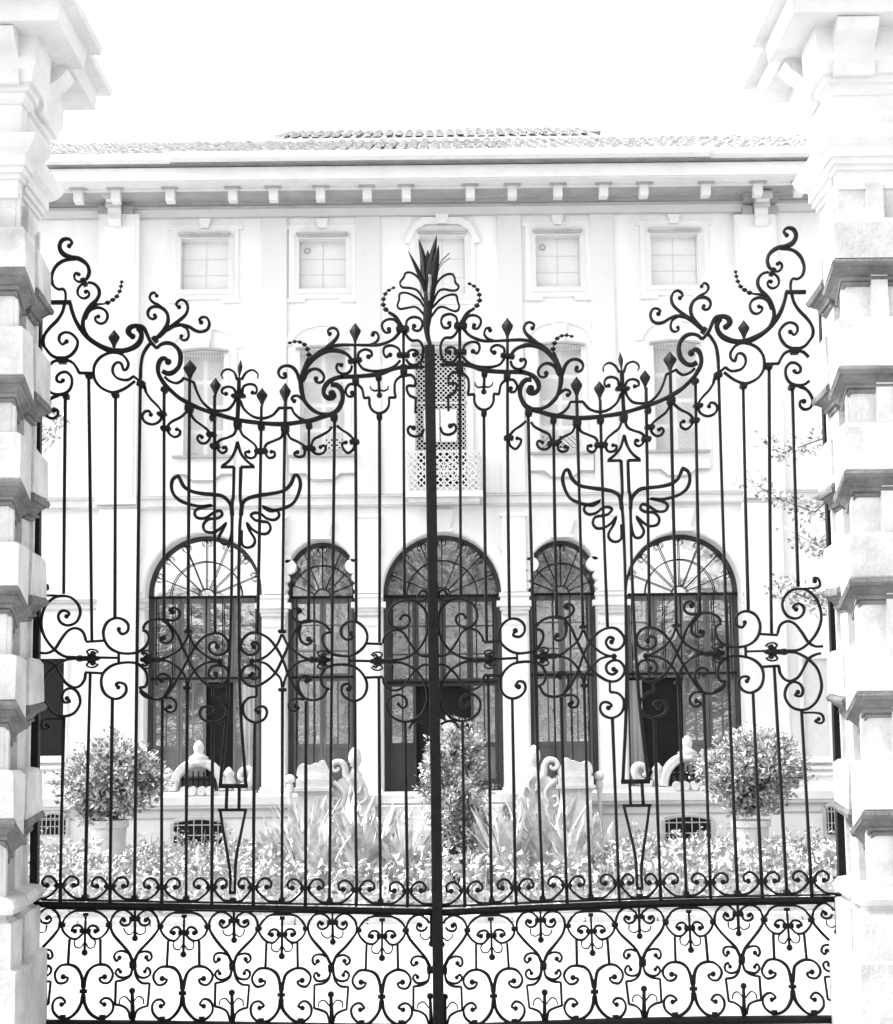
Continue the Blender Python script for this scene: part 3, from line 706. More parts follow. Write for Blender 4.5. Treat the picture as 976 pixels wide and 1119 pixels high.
ATT = [RC(198,262,250,317), RC(327,262,378,316), RC(459,259,508,322), RC(585.5,258,634,314), RC(711,257,763,312)]
FIR = [RC(201,389,245,498), RC(328,386,378,497), RC(453.5,382,511,532), RC(589,382,636,494), RC(715,380,762,492)]
part(wall_holes(XL, XR, zString, zEave+.6, ATT+FIR, D, .22), 'wall', 'stucco')
mb = MB(); mb.quad((XL,D,zString),(XL,D+9,zString),(XL,D+9,zEave+.6),(XL,D,zEave+.6)); mb.quad((XR,D,zString),(XR,D+9,zString),(XR,D+9,zEave+.6),(XR,D,zEave+.6))
mb.quad((XL,D,zGround),(XL,D+9,zGround),(XL,D+9,zString),(XL,D,zString)); mb.quad((XR,D,zGround),(XR,D+9,zGround),(XR,D+9,zString),(XR,D,zString))
mb.quad((XL,D+9,zGround),(XR,D+9,zGround),(XR,D+9,zEave+.6),(XL,D+9,zEave+.6)); part(mb, 'side_wall', 'stucco')
# vertical strips and the band under the eaves (the panels between them lie 6 cm back)
zP = fz(480, 236.5); mb = MB()
for (a_, b_) in ((286.7,313.6),(389.6,416),(545.6,571.6),(647.2,672.6)):
    mb.box(fx(a_,390), fx(b_,390), D-.055, D, zString+.02, zP)
part(mb, 'lesene', 'stucco2')
mb = MB(); mb.box(XL, XR, D-.06, D, zP, zEave+.01); part(mb, 'upper_band', 'stucco2')
mb = MB(); mb.box(XL, XR, D-.068, D-.058, zP-.012, zP+.006); part(mb, 'panel_edge', 'trimgrey')
for (a_, b_, lab) in ((108,152,'wide pilaster at the left'),(806,851,'wide pilaster at the right')):
    mb = MB(); mb.box(fx(a_,390), fx(b_,390), D-.14, D, zString+.02, fz((a_+b_)/2, 237)); mb.box(fx(a_,390)+.05, fx(b_,390)-.05, D-.155, D-.14, zString+.15, fz((a_+b_)/2, 250))
    part(mb, 'pilaster', 'stucco')
    c = (a_+b_)/2-1.5 if a_ < 400 else (a_+b_)/2
    # stepped capital and console
    k = MB(); z = lambda py: fz(c, py)
    for (hw, y0, y1, o) in ((25,203,208,.46),(23,208,213,.40),(20,213,219,.33),(18,219,225,.26)):
        k.box(fx(c-hw,215), fx(c+hw,215), D-o, D, z(y1), z(y0))
    for s_ in (-1, 1): k.box(fx(c+s_*8,237), fx(c+s_*19,237), D-.18, D, z(237), z(229))
    part(k, 'capital', 'frieze')
    k = MB(); xa, xb = fx(c-7,230), fx(c+7,230)
    pr = [(D-.18,z(251)),(D-.21,z(250)),(D-.27,z(245)),(D-.25,z(238)),(D-.29,z(232)),(D-.42,z(227)),(D-.48,z(222)),(D-.42,z(217)),(D-.58,z(213)),(D-.58,z(204)),(D-.14,z(204)),(D-.14,z(251))]
    k.rings([[(xa, y, zz) for y, zz in pr], [(xb, y, zz) for y, zz in pr]]); part(k, 'console', 'trim')
    for (cy_, cz_, r_, hw_) in ((D-.45, z(222.5), .07, 9), (D-.33, z(231), .045, 8), (D-.56, z(213), .035, 8)):
        k = MB(); k.rings([[(fx(c+s_*hw_,230), cy_+r_*math.cos(q*math.pi/8), cz_+r_*math.sin(q*math.pi/8)) for q in range(16)] for s_ in (-1, 1)]); part(k, 'console_roll', 'trimgrey')
    k = MB(); k.prism([(fx(c-7,250),z(243)),(fx(c-7,250),z(247)),(fx(c,250),z(253)),(fx(c+7,250),z(247)),(fx(c+7,250),z(243))], D-.2, D-.12); part(k, 'console_drop', 'trim')
# frieze (cove in the shade of the eaves)
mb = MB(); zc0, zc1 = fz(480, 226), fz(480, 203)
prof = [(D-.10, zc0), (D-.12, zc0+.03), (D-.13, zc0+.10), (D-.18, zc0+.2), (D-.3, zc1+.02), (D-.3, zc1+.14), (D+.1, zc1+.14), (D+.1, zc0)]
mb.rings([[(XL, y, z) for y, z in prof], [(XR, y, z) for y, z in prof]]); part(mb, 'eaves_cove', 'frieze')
mb = MB(); mb.box(XL, XR, D-.145, D, fz(480,227.5), zc0-.002); part(mb, 'frieze_fillet', 'trimgrey')
# eaves
YE = 23.05
ze0, ze1 = fz(480, 196, YE), fz(480, 181, YE)
mb = MB(); mb.box(XL-.2, XR+.2, YE, D, ze0, ze0+.1)
mb.box(XL-.2, XR+.2, YE-.03, YE+.05, ze0+.02, ze1); part(mb, 'eaves', 'trim')
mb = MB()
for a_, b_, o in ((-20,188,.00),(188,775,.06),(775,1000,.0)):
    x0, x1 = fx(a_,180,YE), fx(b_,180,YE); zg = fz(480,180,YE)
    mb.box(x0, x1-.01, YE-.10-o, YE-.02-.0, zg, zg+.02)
part(mb, 'gutter_shadow_gap', 'line')  # dark strip painted as the shadow line below the gutter
mb = MB()
for a_, b_, o in ((-20,188,.00),(188,775,.06),(775,1000,.0)):
    x0, x1 = fx(a_,180,YE), fx(b_,180,YE)
    z0 = fz(480,179,YE); z1 = fz(480,168.5,YE)
    n0 = 7; R0 = [(YE-.02, z0), (YE-.10-o, z0+.01), (YE-.16-o, z0+.06), (YE-.17-o, z1-.02), (YE-.15-o, z1), (YE-.02, z1)]
    mb.rings([[(x0, y, z) for y, z in R0], [(x1-.01, y, z) for y, z in R0]])
part(mb, 'gutter', 'trim')
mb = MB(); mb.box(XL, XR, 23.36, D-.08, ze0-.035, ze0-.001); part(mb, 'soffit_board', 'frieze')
mb = MB(); mb.box(XL, XR, 23.33, 23.358, ze0-.045, ze0-.001); part(mb, 'soffit_bead', 'trim')
# brackets
for bx in (85,126,185.5,254,298.5,350,401,444,514,560,610,660,704,772,829,874):
    lift = 0
    mb = MB(); xa, xb = fx(bx-4.8,208,23.3), fx(bx+4.8,208,23.3); dy = (480-bx)*.011
    z = lambda py: fz(480, py, 23.3)
    mb.rings([[(x_, y, zz) for y, zz in ((23.3,z(203.5)),(23.3,z(213)),(23.33,z(215.5)),(23.47,z(216)),(23.47,z(203.5)))] for x_ in (xa, xb)])
    b0 = part(mb, 'bracket', 'trim')
    mb = MB(); mb.box(xa-.06, xb+.06, 23.24, 23.58, z(203.5)+.002, ze0-.002); part(mb, 'bracket_cap', 'frieze', b0)
# roofs
def tiles(x0, x1, ya, za, yb, zb, sp=.19, rows=13):
    mb = MB(); n = int((x1-x0)/sp)
    for r in range(rows):
        f0, f1 = r/rows, (r+1)/rows
        for i in range(n):
            cx = x0+(i+.5)*sp + random.uniform(-.015, .015); R_ = []; j = random.uniform(-.015, .02)
            for (f, lift, rr) in ((f0-.01, .03+j, .072), (f1+.012, .0+j, .06)):
                y = ya+(yb-ya)*f; z = za+(zb-za)*f+lift
                R_.append([(cx+rr*math.cos(q), y, z+rr*math.sin(q)) for q in (math.pi, math.pi*.75, math.pi*.5, math.pi*.25, 0)])
            mb.rings(R_, closed=False, cap=False)
            k = len(mb.v)-10; mb.f.append((k, k+1, k+2, k+3, k+4))
    mb.quad((x0,ya,za+.0),(x1,ya,za+.0),(x1,yb,zb+.0),(x0,yb,zb+.0))
    return mb
YR = 27.6; za = fz(480,168,YE)-.02; zb = fz(480,156.5,YR)
part(tiles(XL-.2, XR+.2, YE-.05, za, YR, zb), 'roof', 'tile')
mb = MB(); mb.quad((XL-.2,YR,zb),(XR+.2,YR,zb),(XR+.2,33,za),(XL-.2,33,za)); part(mb, 'rear_roof', 'tile')
YU = 28.4; x0, x1 = fx(301,152,YU)-.25, fx(657,152,YU)+.25
mb = MB(); mb.box(x0+.2, x1-.2, YU+.3, YU+4, zb-.5, fz(480,158,YU)); part(mb, 'upper_roof_wall', 'stucco')
mb = MB(); mb.box(x0, x1, YU, YU+4.5, fz(480,157,YU), fz(480,151.5,YU)); mb.box(x0-.05, x1+.05, YU-.06, YU+.1, fz(480,155.5,YU), fz(480,151,YU)); part(mb, 'upper_eaves', 'trim')
mb = MB(); mb.box(x0+.02, x1-.02, YU-.03, YU+.1, fz(480,158.6,YU), fz(480,157.2,YU)); part(mb, 'upper_shadow_gap', 'frieze')  # grey strip standing in for the shadow beneath the upper eaves
part(tiles(x0+.3, x1-.3, YU-.05, fz(480,150.5,YU), YU+2.2, fz(480,145,YU+2.2), .2, 6), 'upper_roof', 'tile')
mb = MB(); mb.quad((x0,YU+2.2,fz(480,145,YU+2.2)),(x1,YU+2.2,fz(480,145,YU+2.2)),(x1,YU+4.5,fz(480,151,YU)),(x0,YU+4.5,fz(480,151,YU))); part(mb, 'upper_rear_roof', 'tile')

def frame_ring(mb, r, wd, Y, dep, cut=0, ear=0):
    x0, x1, z0, z1 = r
    mb.box(x0-wd, x0, Y-dep, Y, z0-wd, z1+wd); mb.box(x1, x1+wd, Y-dep, Y, z0-wd, z1+wd)
    mb.box(x0, x1, Y-dep, Y, z1, z1+wd); mb.box(x0, x1, Y-dep, Y, z0-wd, z0)
px = 1/70.
for i, r in enumerate(ATT):
    x0, x1, z0, z1 = r; xm = (x0+x1)/2
    mb = MB(); frame_ring(mb, (x0, x1, z0, z1), .085, D, .05); fr = part(mb, 'window', 'stucco2')
    mb = MB(); frame_ring(mb, (x0-.085, x1+.085, z0-.085, z1+.085), .075, D, .035)
    if i != 2:
        mb.box(x0-.19, x0+.1, D-.05, D-.002, z0-.22, z0-.16); mb.box(x1-.1, x1+.19, D-.05, D-.002, z0-.22, z0-.16)
        mb.prism([(xm-.06,z1+.175),(xm-.1,z1+.33),(xm+.1,z1+.33),(xm+.06,z1+.175)], D-.075, D)
        mb.box(x0-.22, x1+.22, D-.03, D-.001, z1+.16, z1+.24)
    else:
        mb.prism([(x0-.16,z1-.12),(x0-.06,z1+.1),(x0+.1,z1+.2),(x1-.1,z1+.2),(x1+.06,z1+.1),(x1+.16,z1-.12),(x1+.26,z1-.1),(x1+.12,z1+.2),(x1-.05,z1+.32),(x0+.05,z1+.32),(x0-.12,z1+.2),(x0-.26,z1-.1)], D-.052, D-.036)
        mb.prism([(xm-.07,z1+.2),(xm-.11,z1+.36),(xm+.11,z1+.36),(xm+.07,z1+.2)], D-.09, D)
    part(mb, 'surround', 'stucco', fr)
    mb = MB(); mb.box(x0-.04, x1+.04, D-.13, D-.05, z1+.055, z1+.09); mb.box(x0-.02, x1+.02, D-.10, D-.05, z1+.03, z1+.055); part(mb, 'lintel_moulding', 'trimgrey', fr)
    mb = MB(); mb.box(x0, x1, D+.15, D+.19, z0, z1); part(mb, 'shutter', 'wood', fr)
    mb = MB()
    mb.box(xm-.008, xm+.008, D+.143, D+.149, z0, z1)
    for s_ in (.34, .66): mb.box(x0, x1, D+.144, D+.149, z0+(z1-z0)*s_-.007, z0+(z1-z0)*s_+.007)
    for s_ in (.02, .98): mb.box(x0+(x1-x0)*s_-.006, x0+(x1-x0)*s_+.006, D+.144, D+.149, z0, z1)
    part(mb, 'shutter_joint', 'woodline', fr)
    if i in (1, 3):
        mb = MB(); cx, cz = x0+.12, z1-.14
        mb.rings([[(cx+(.052 if k else .03)*math.cos(q*math.pi/8), D+.13, cz+(.052 if k else .03)*math.sin(q*math.pi/8)) for q in range(16)] for k in (0, 1)], cap=False)
        part(mb, 'vent_ring', 'frieze', fr)

def lattice(r, Y, sp, w_, holes=()):
    """diagonal slats clipped to a rectangle"""
    x0, x1, z0, z1 = r; mb = MB(); W, H = x1-x0, z1-z0
    for sgn in (1, -1):
        c = -H
        while c < W:
            # line u - v = c (or mirrored)
            u0 = max(c, 0); v0 = u0-c; u1 = min(W, c+H); v1 = u1-c
            if u1-u0 > .02:
                h = w_*.7; dx = h*.5
                P0 = (x0+u0, z0+v0) if sgn > 0 else (x1-u0, z0+v0); P1 = (x0+u1, z0+v1) if sgn > 0 else (x1-u1, z0+v1)
                mb.prism([(P0[0]-sgn*dx, P0[1]+dx), (P0[0]+sgn*dx, P0[1]-dx), (P1[0]+sgn*dx, P1[1]-dx), (P1[0]-sgn*dx, P1[1]+dx)], Y-(.012 if sgn > 0 else .02), Y-(.002 if sgn > 0 else .0115))
            c += sp
    return mb
for i, r in enumerate(FIR):
    x0, x1, z0, z1 = r; xm = (x0+x1)/2
    if i == 2: continue
    mb = MB(); frame_ring(mb, r, .09, D, .045); fr = part(mb, 'window', 'stucco2')
    mb = MB()
    # crest: low relief segmental hood and keystone over a shell
    arc = [(xm+.62*math.cos(q), z1+.12+.42*math.sin(q)) for q in [math.pi*k/14 for k in range(15)]]
    arc2 = [(xm+.50*math.cos(q), z1+.12+.32*math.sin(q)) for q in [math.pi*k/14 for k in range(14, -1, -1)]]
    mb.prism(arc+arc2, D-.03, D-.001)
    mb.prism([(xm-.07,z1+.1),(xm-.13,z1+.42),(xm+.13,z1+.42),(xm+.07,z1+.1)], D-.05, D-.002)
    mb.box(x0-.20, x0-.09, D-.03, D-.001, z0, z1+.1); mb.box(x1+.09, x1+.20, D-.03, D-.001, z0, z1+.1)
    part(mb, 'surround', 'stucco', fr)
    mb = MB(); n = 9
    top = [(x0-.06+(x1-x0+.12)*k/n, z1+.045+.035*math.sin(math.pi*k/n)) for k in range(n+1)]
    mb.prism(top+[(x, z+.035) for x, z in reversed(top)], D-.10, D-.046)
    for k in range(15):
        xk = x0+(x1-x0)*(k+.5)/15; mb.box(xk-.009, xk+.009, D-.07, D-.046, z1+.0, z1+.04)
    part(mb, 'lintel_moulding', 'frieze', fr)
    mb = MB(); mb.box(x0, x1, D+.12, D+.17, z0, z1); part(mb, 'shutter', 'wood', fr)
    dk = MB(); lt = MB(); H = z1-z0
    for cx0, cx1 in ((x0+.05, xm-.035), (xm+.035, x1-.05)):
        for k in range(4):
            zz0 = z0+.04+H*k/4; zz1 = z0+H*(k+1)/4-.03
            rr = (cx0, cx1, zz0, zz1); dk.box(cx0, cx1, D+.112, D+.118, zz0, zz1)
            lt.v, lt.f = (lambda a_, b_: (a_.v+b_.v, a_.f+[tuple(q+len(a_.v) for q in f) for f in b_.f]))(lt, lattice(rr, D+.110, .085, .015))
    part(dk, 'lattice_backing', 'woodline' if i != 1 else 'woodline', fr); part(lt, 'lattice', 'lattice', fr)
    if i in (1, 3):
        mb = MB(); a_ = (xm+.04, x1-.06) if i == 1 else (x0+.06, x1-.06)
        mb.box(a_[0], a_[1], D+.105, D+.111, z0+.09, z0+.28); part(mb, 'open_lattice_pane', 'dark', fr)
        part(lattice((a_[0], a_[1], z0+.09, z0+.28), D+.104, .085, .013), 'lattice', 'lattice', fr)
    mb = MB(); mb.box(x0-.16, x1+.16, D-.14, D-.046, z0-.05, z0-.015); part(mb, 'sill', 'frieze', fr)
    mb = MB()
    cu = [(x0-.16,z0-.30),(x0-.16,z0-.05),(x1+.16,z0-.05),(x1+.16,z0-.30),(xm+.28,z0-.30),(xm+.16,z0-.40),(xm-.16,z0-.40),(xm-.28,z0-.30)]
    mb.prism(cu, D-.06, D-.002); part(mb, 'apron', 'stucco', fr)
    mb = MB()
    for a_, b_ in (((x0-.16,z0-.315),(xm-.29,z0-.315)),((xm-.29,z0-.315),(xm-.17,z0-.415)),((xm-.17,z0-.415),(xm+.17,z0-.415)),((xm+.17,z0-.415),(xm+.29,z0-.315)),((xm+.29,z0-.315),(x1+.16,z0-.315))):
        mb.sweep([a_, b_], [.02, .02], .05, D-.035)
    part(mb, 'apron_moulding', 'trimgrey', fr)
# balcony window in the middle
x0, x1, z0, z1 = FIR[2]; xm = (x0+x1)/2
mb = MB(); frame_ring(mb, (x0, x1, z0, z1), .09, D, .06); fr = part(mb, 'balcony_window', 'stucco2')
mb = MB(); mb.box(x0, x1, D+.19, D+.22, z0, z1); part(mb, 'dark_opening', 'dark', fr)
zt = fz(482, 493)
part(lattice((x0+.02, x1-.02, zt, z1-.02), D+.14, .078, .015), 'lattice', 'lattice', fr)
zm = fz(482, 439)
mb = MB(); mb.box(x0, x1, D+.10, D+.118, zm-.013, zm+.013); mb.box(x0, x0+.025, D+.1, D+.15, z0, z1); mb.box(x1-.025, x1, D+.1, D+.15, z0, z1); mb.box(x0, x1, D+.1, D+.15, z1-.025, z1); part(mb, 'casement_frame', 'lattice', fr)
c0, c1, c2, c3 = RC(463, 447.5, 499, 483, D+.1)
mb = MB(); mb.box(c0, (c0+c1)/2-.01, D+.09, D+.115, c2, c3); mb.box((c0+c1)/2+.01, c1, D+.09, D+.115, c2, c3); part(mb, 'open_casement', 'wood', fr)
mb = MB(); mb.box(x0-.05, x1+.05, D-.13, D-.06, z1+.05, z1+.1); part(mb, 'lintel_moulding', 'trimgrey', fr)
bx0, bx1, bz0, bz1 = RC(446, 493, 524, 536, 23.55)
mb = MB(); mb.box(bx0-.06, bx1+.06, 23.5, D-.002, bz0-.10, bz0-.015); mb.box(bx0, bx1, 23.6, D-.002, bz0-.17, bz0-.102); slab = part(mb, 'balcony', 'trim')
for nm, k in (('lattice', None),):
    part(lattice((bx0, bx1, bz0, bz1), 23.56, .10, .021), 'railing_lattice', 'lattice', slab)
mb = MB()
for k in range(9):
    xk = bx0+(bx1-bx0)*k/8; mb.box(xk-.012, xk+.012, 23.56, 23.585, bz0, bz1)
for zz in (bz0+.0, (bz0+bz1)/2, bz1): mb.box(bx0-.02, bx1+.02, 23.555, 23.59, zz-.014, zz+.014)
for xx in (bx0, bx1): mb.box(xx-.015, xx+.015, 23.59, D, bz1-.02, bz1+.012); [mb.box(xx-.01, xx+.01, yy, yy+.02, bz0, bz1) for yy in (23.7, 23.82, 23.92)]
for k in range(4):       # wrought rings in the railing
    cx = bx0+(bx1-bx0)*(k+.5)/4; cz = bz0+(bz1-bz0)*.5
    mb.sweep([(cx+.09*math.cos(q*math.pi/8), cz+.14*math.sin(q*math.pi/8)) for q in range(17)], [.02]*17, .02, 23.55)
part(mb, 'railing', 'lattice', slab)

# string course
mb = MB(); za_, zb_ = fz(480,540.5), fz(480,550.5)
mb.box(XL, XR, D-.10, D, za_-.03, za_); mb.box(XL, XR, D-.05, D, zb_, za_-.03); mb.box(XL, XR, D-.085, D, zb_-.05, zb_-.001)
part(mb, 'string_course', 'trim')
mb = MB(); mb.box(XL, XR, D-.108, D-.098, za_-.012, za_+.006); mb.box(XL, XR, D-.094, D-.084, zb_-.045, zb_-.01); part(mb, 'string_course_edge', 'trimgrey')

# ground floor with arches
ARCH = [dict(x=(157.5,286), top=583), dict(x=(312.5,389), top=590), dict(x=(418.5,549.5), top=582), dict(x=(578.5,654), top=588), dict(x=(684.5,812.5), top=581)]
DEP = .48
mb = MB(); zTop = zString+.02
edges = []
for A in ARCH:
    xa, xb = fx(A['x'][0], 700), fx(A['x'][1], 700); xm = (xa+xb)/2; A['xa'], A['xb'], A['xm'] = xa, xb, xm
    A['r'] = (xb-xa)/2; A['zt'] = fz((A['x'][0]+A['x'][1])/2, A['top']); A['zs'] = A['zt']-A['r']*(1.0 if A['r'] > .7 else 1.0)
    A['z0'] = zSill
prev = XL
for A in ARCH+[None]:
    nx = A['xa'] if A else XR
    mb.quad((prev,D,zGround),(nx,D,zGround),(nx,D,zTop),(prev,D,zTop))
    if A:
        xa, xb, xm, r, zs = A['xa'], A['xb'], A['xm'], A['r'], A['zs']; n = 28
        P = [(xm-r*math.cos(math.pi*k/n), zs+r*math.sin(math.pi*k/n)) for k in range(n+1)]
        for k in range(n):
            mb.quad((P[k][0],D,P[k][1]),(P[k+1][0],D,P[k+1][1]),(P[k+1][0],D,zTop),(P[k][0],D,zTop))
        mb.quad((xa,D,zGround),(xb,D,zGround),(xb,D,A['z0']),(xa,D,A['z0']))
        O = [(xa, A['z0'])]+P+[(xb, A['z0'])]; A['O'] = O
        for k in range(len(O)-1): mb.quad((O[k][0],D,O[k][1]),(O[k][0],D+DEP,O[k][1]),(O[k+1][0],D+DEP,O[k+1][1]),(O[k+1][0],D,O[k+1][1]))
        mb.quad((xa,D,A['z0']),(xb,D,A['z0']),(xb,D+DEP,A['z0']),(xa,D+DEP,A['z0']))
        prev = A['xb']
part(mb, 'ground_floor_wall', 'stucco')
for i, A in enumerate(ARCH):
    xa, xb, xm, r, zs, z0 = (A[k] for k in ('xa','xb','xm','r','zs','z0')); big = r > .7
    O = A['O']; Yg = D+DEP-.06
    # dark frame: the shade of the arch reveal put into its colour
    mb = MB(); wd = .075
    I = [(xa+wd, z0)]+[(xm-(r-wd)*math.cos(math.pi*k/28), zs+(r-wd)*math.sin(math.pi*k/28)) for k in range(29)]+[(xb-wd, z0)]
    for k in range(len(O)-1):
        mb.rings([[(O[k][0],Yg-.06,O[k][1]),(I[k][0],Yg-.06,I[k][1]),(I[k][0],Yg,I[k][1]),(O[k][0],Yg,O[k][1])],[(O[k+1][0],Yg-.06,O[k+1][1]),(I[k+1][0],Yg-.06,I[k+1][1]),(I[k+1][0],Yg,I[k+1][1]),(O[k+1][0],Yg,O[k+1][1])]])
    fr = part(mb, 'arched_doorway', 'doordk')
    # archivolt, low relief, and keystone
    mb = MB(); ro, ri = r+.17, r+.02
    a1 = [(xm-ro*math.cos(math.pi*k/28), zs+ro*math.sin(math.pi*k/28)) for k in range(29)]; a2 = [(xm-ri*math.cos(math.pi*k/28), zs+ri*math.sin(math.pi*k/28)) for k in range(29)]
    for k in range(28):
        mb.rings([[(a1[k][0],D-.03,a1[k][1]),(a2[k][0],D-.03,a2[k][1]),(a2[k][0],D,a2[k][1]),(a1[k][0],D,a1[k][1])],[(a1[k+1][0],D-.03,a1[k+1][1]),(a2[k+1][0],D-.03,a2[k+1][1]),(a2[k+1][0],D,a2[k+1][1]),(a1[k+1][0],D,a1[k+1][1])]])
    part(mb, 'archivolt', 'stucco', fr)
    zt = A['zt']; kh = .36 if big else .30
    mb = MB(); mb.prism([(xm-.11,zt+.01),(xm-.2,zt+kh),(xm+.2,zt+kh),(xm+.11,zt+.01)], D-.09, D)
    mb.box(xm-.17, xm+.17, D-.13, D-.01, zt-.0, zt+.05); part(mb, 'keystone', 'trim', fr)
    # glass of the lunette
    zT = fz((A['x'][0]+A['x'][1])/2, 650.5 if i < 2 else (649 if i == 2 else 647))
    n = 28; L_ = [(xm-(r-wd)*math.cos(math.pi*k/n), zs+(r-wd)*math.sin(math.pi*k/n)) for k in range(n+1)]
    L_ = [(xa+wd, zT)]+[p for p in L_ if p[1] > zT]+[(xb-wd, zT)]
    mb = MB(); mb.prism(L_, Yg-.03, Yg-.02); part(mb, 'lunette_glass', 'lunette' if i in (0, 4) else 'lunette_mid', fr)
    # iron fan grille
    mb = MB(); Yf = D+DEP-.16; c = (xm, zT)
    R0 = (zt-zT)-.06
    def rad(q):  # distance to arch along angle
        lo, hi = 0, 3
        for _ in range(24):
            m_ = (lo+hi)/2; x, z = c[0]+m_*math.cos(q), c[1]+m_*math.sin(q)
            ins = abs(x-xm) < r-.05 and (z < zs or (x-xm)**2+(z-zs)**2 < (r-.05)**2)
            lo, hi = (m_, hi) if ins else (lo, m_)
        return lo
    nr = 7
    for k in range(1, nr+1):
        q = math.pi*k/(nr+1); m_ = rad(q)
        mb.tube([(c[0]+.13*math.cos(q), Yf, c[1]+.13*math.sin(q)), (c[0]+m_*math.cos(q), Yf, c[1]+m_*math.sin(q))], .0075, 5)
        if big or k % 2 == 0:
            for s_ in (-1, 1):
                bx_, bz_ = c[0]+(m_-.07)*math.cos(q), c[1]+(m_-.07)*math.sin(q); tx, tz = -math.sin(q)*s_, math.cos(q)*s_
                pts = [(bx_+tx*.05*(1-math.cos(a_*.8))*.7+math.cos(q)*.045*math.sin(a_*.8), Yf, bz_+tz*.05*(1-math.cos(a_*.8))*.7+math.sin(q)*.045*math.sin(a_*.8)) for a_ in range(7)]
                mb.tube(pts, .006, 4)
    for rr in (.13, R0*.62):
        mb.tube([(c[0]+rr*math.cos(math.pi*k/20), Yf, c[1]+rr*math.sin(math.pi*k/20)) for k in range(21)], .0085, 5)
    mb.box(xa+.01, xb-.01, Yf-.02, Yf+.02, zT-.02, zT+.015)
    part(mb, 'fan_grille', 'iron', fr)
    # vertical iron bars in front of the doors
    mb = MB(); nb = 7 if big else 4
    for k in range(nb):
        x = xa+(xb-xa)*(k+.5)/nb; mb.box(x-.008, x+.008, Yf-.008, Yf+.008, fz(480,745) if big else z0, zT)
    zz = fz(480,738 if i != 2 else 745)
    mb.box(xa+.05, xb-.05, Yf-.012, Yf+.012, zz-.02, zz+.02)
    part(mb, 'door_grille', 'iron', fr)
    # doors: glazed over panels
    dw = MB(); dg = MB(); djs = []; nl = 4 if big else 2; Z0 = z0+.02; Z1 = zT-.02; Yd = D+DEP-.05
    dark_leaf = {0: (2, 3), 4: (0,), 2: (1, 2, 3)}.get(i, ())
    for k in range(nl):
        a_ = xa+wd+(xb-xa-2*wd)*k/nl; b_ = xa+wd+(xb-xa-2*wd)*(k+1)/nl
        zmid = zz
        isd = (i == 0 and k == 2) or (i == 4 and k in (0, 1)) or (i == 2 and k in (1, 2))
        st = .05
        Zb = zmid-.06 if isd else Z0
        dw.box(a_+.004, a_+st, Yd-.03, Yd, Zb, Z1); dw.box(b_-st, b_-.004, Yd-.03, Yd, Zb, Z1)
        dw.box(a_+st, b_-st, Yd-.03, Yd, Z1-.08, Z1); dw.box(a_+st, b_-st, Yd-.03, Yd, zmid-.06, zmid+.06)
        dg.box(a_+st, b_-st, Yd-.01, Yd-.005, zmid+.06, Z1-.08)
        for q in (.33, .66):
            zq = zmid+(Z1-zmid)*q; dw.box(a_+st, b_-st, Yd-.028, Yd-.008, zq-.012, zq+.012)
        if not isd:
            dw.box(a_+st, b_-st, Yd-.03, Yd, Z0, Z0+.25); dw.box(a_+st, b_-st, Yd-.03, Yd, Z0+.75, Z0+.82)
            (djs.append(MB()) or djs[-1] if (i+k) % 2 else dw).box(a_+st, b_-st, Yd-.015, Yd-.004, Z0+.25, Z0+.75)
            dg.box(a_+st, b_-st, Yd-.012, Yd-.005, Z0+.82, zmid-.06)
            for q in (.5,): dw.box((a_+b_)/2-.012, (a_+b_)/2+.012, Yd-.026, Yd-.007, Z0+.82, zmid-.06)
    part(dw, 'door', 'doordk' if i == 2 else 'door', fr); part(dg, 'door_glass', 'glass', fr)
    for dj in djs: part(dj, 'door_panel', 'door', fr)
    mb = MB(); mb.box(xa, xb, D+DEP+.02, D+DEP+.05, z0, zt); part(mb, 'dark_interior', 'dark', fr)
    if i in (0, 4):
        mb = MB(); s_ = xa+wd if i == 4 else xb-wd-.28
        R_ = []
        for zc in (Z0, zz-.1):
            R_.append([(s_+k*.0155, Yd-.04+.012*math.sin(k*1.3), zc) for k in range(14)])
        mb.rings(R_, closed=False, cap=False); part(mb, 'curtain', 'curtain', fr)
    if i in (1, 3):    # carved ears at the springing
        for s_ in (-1, 1):
            mb = MB(); e = (xm+s_*(r-.02)); zq = fz(480, 618)
            for (dx, dz, rr) in ((.02,0,.115),(.08,-.18,.075),(.09,-.33,.06),(.05,.13,.07)):
                mb.rings([[(e+s_*(dx-.05)+rr*math.cos(q*math.pi/7), D-yy, zq+dz+rr*math.sin(q*math.pi/7)) for q in range(14)] for yy in (.07, -.12)])
            part(mb, 'carved_ear', 'trim', fr)
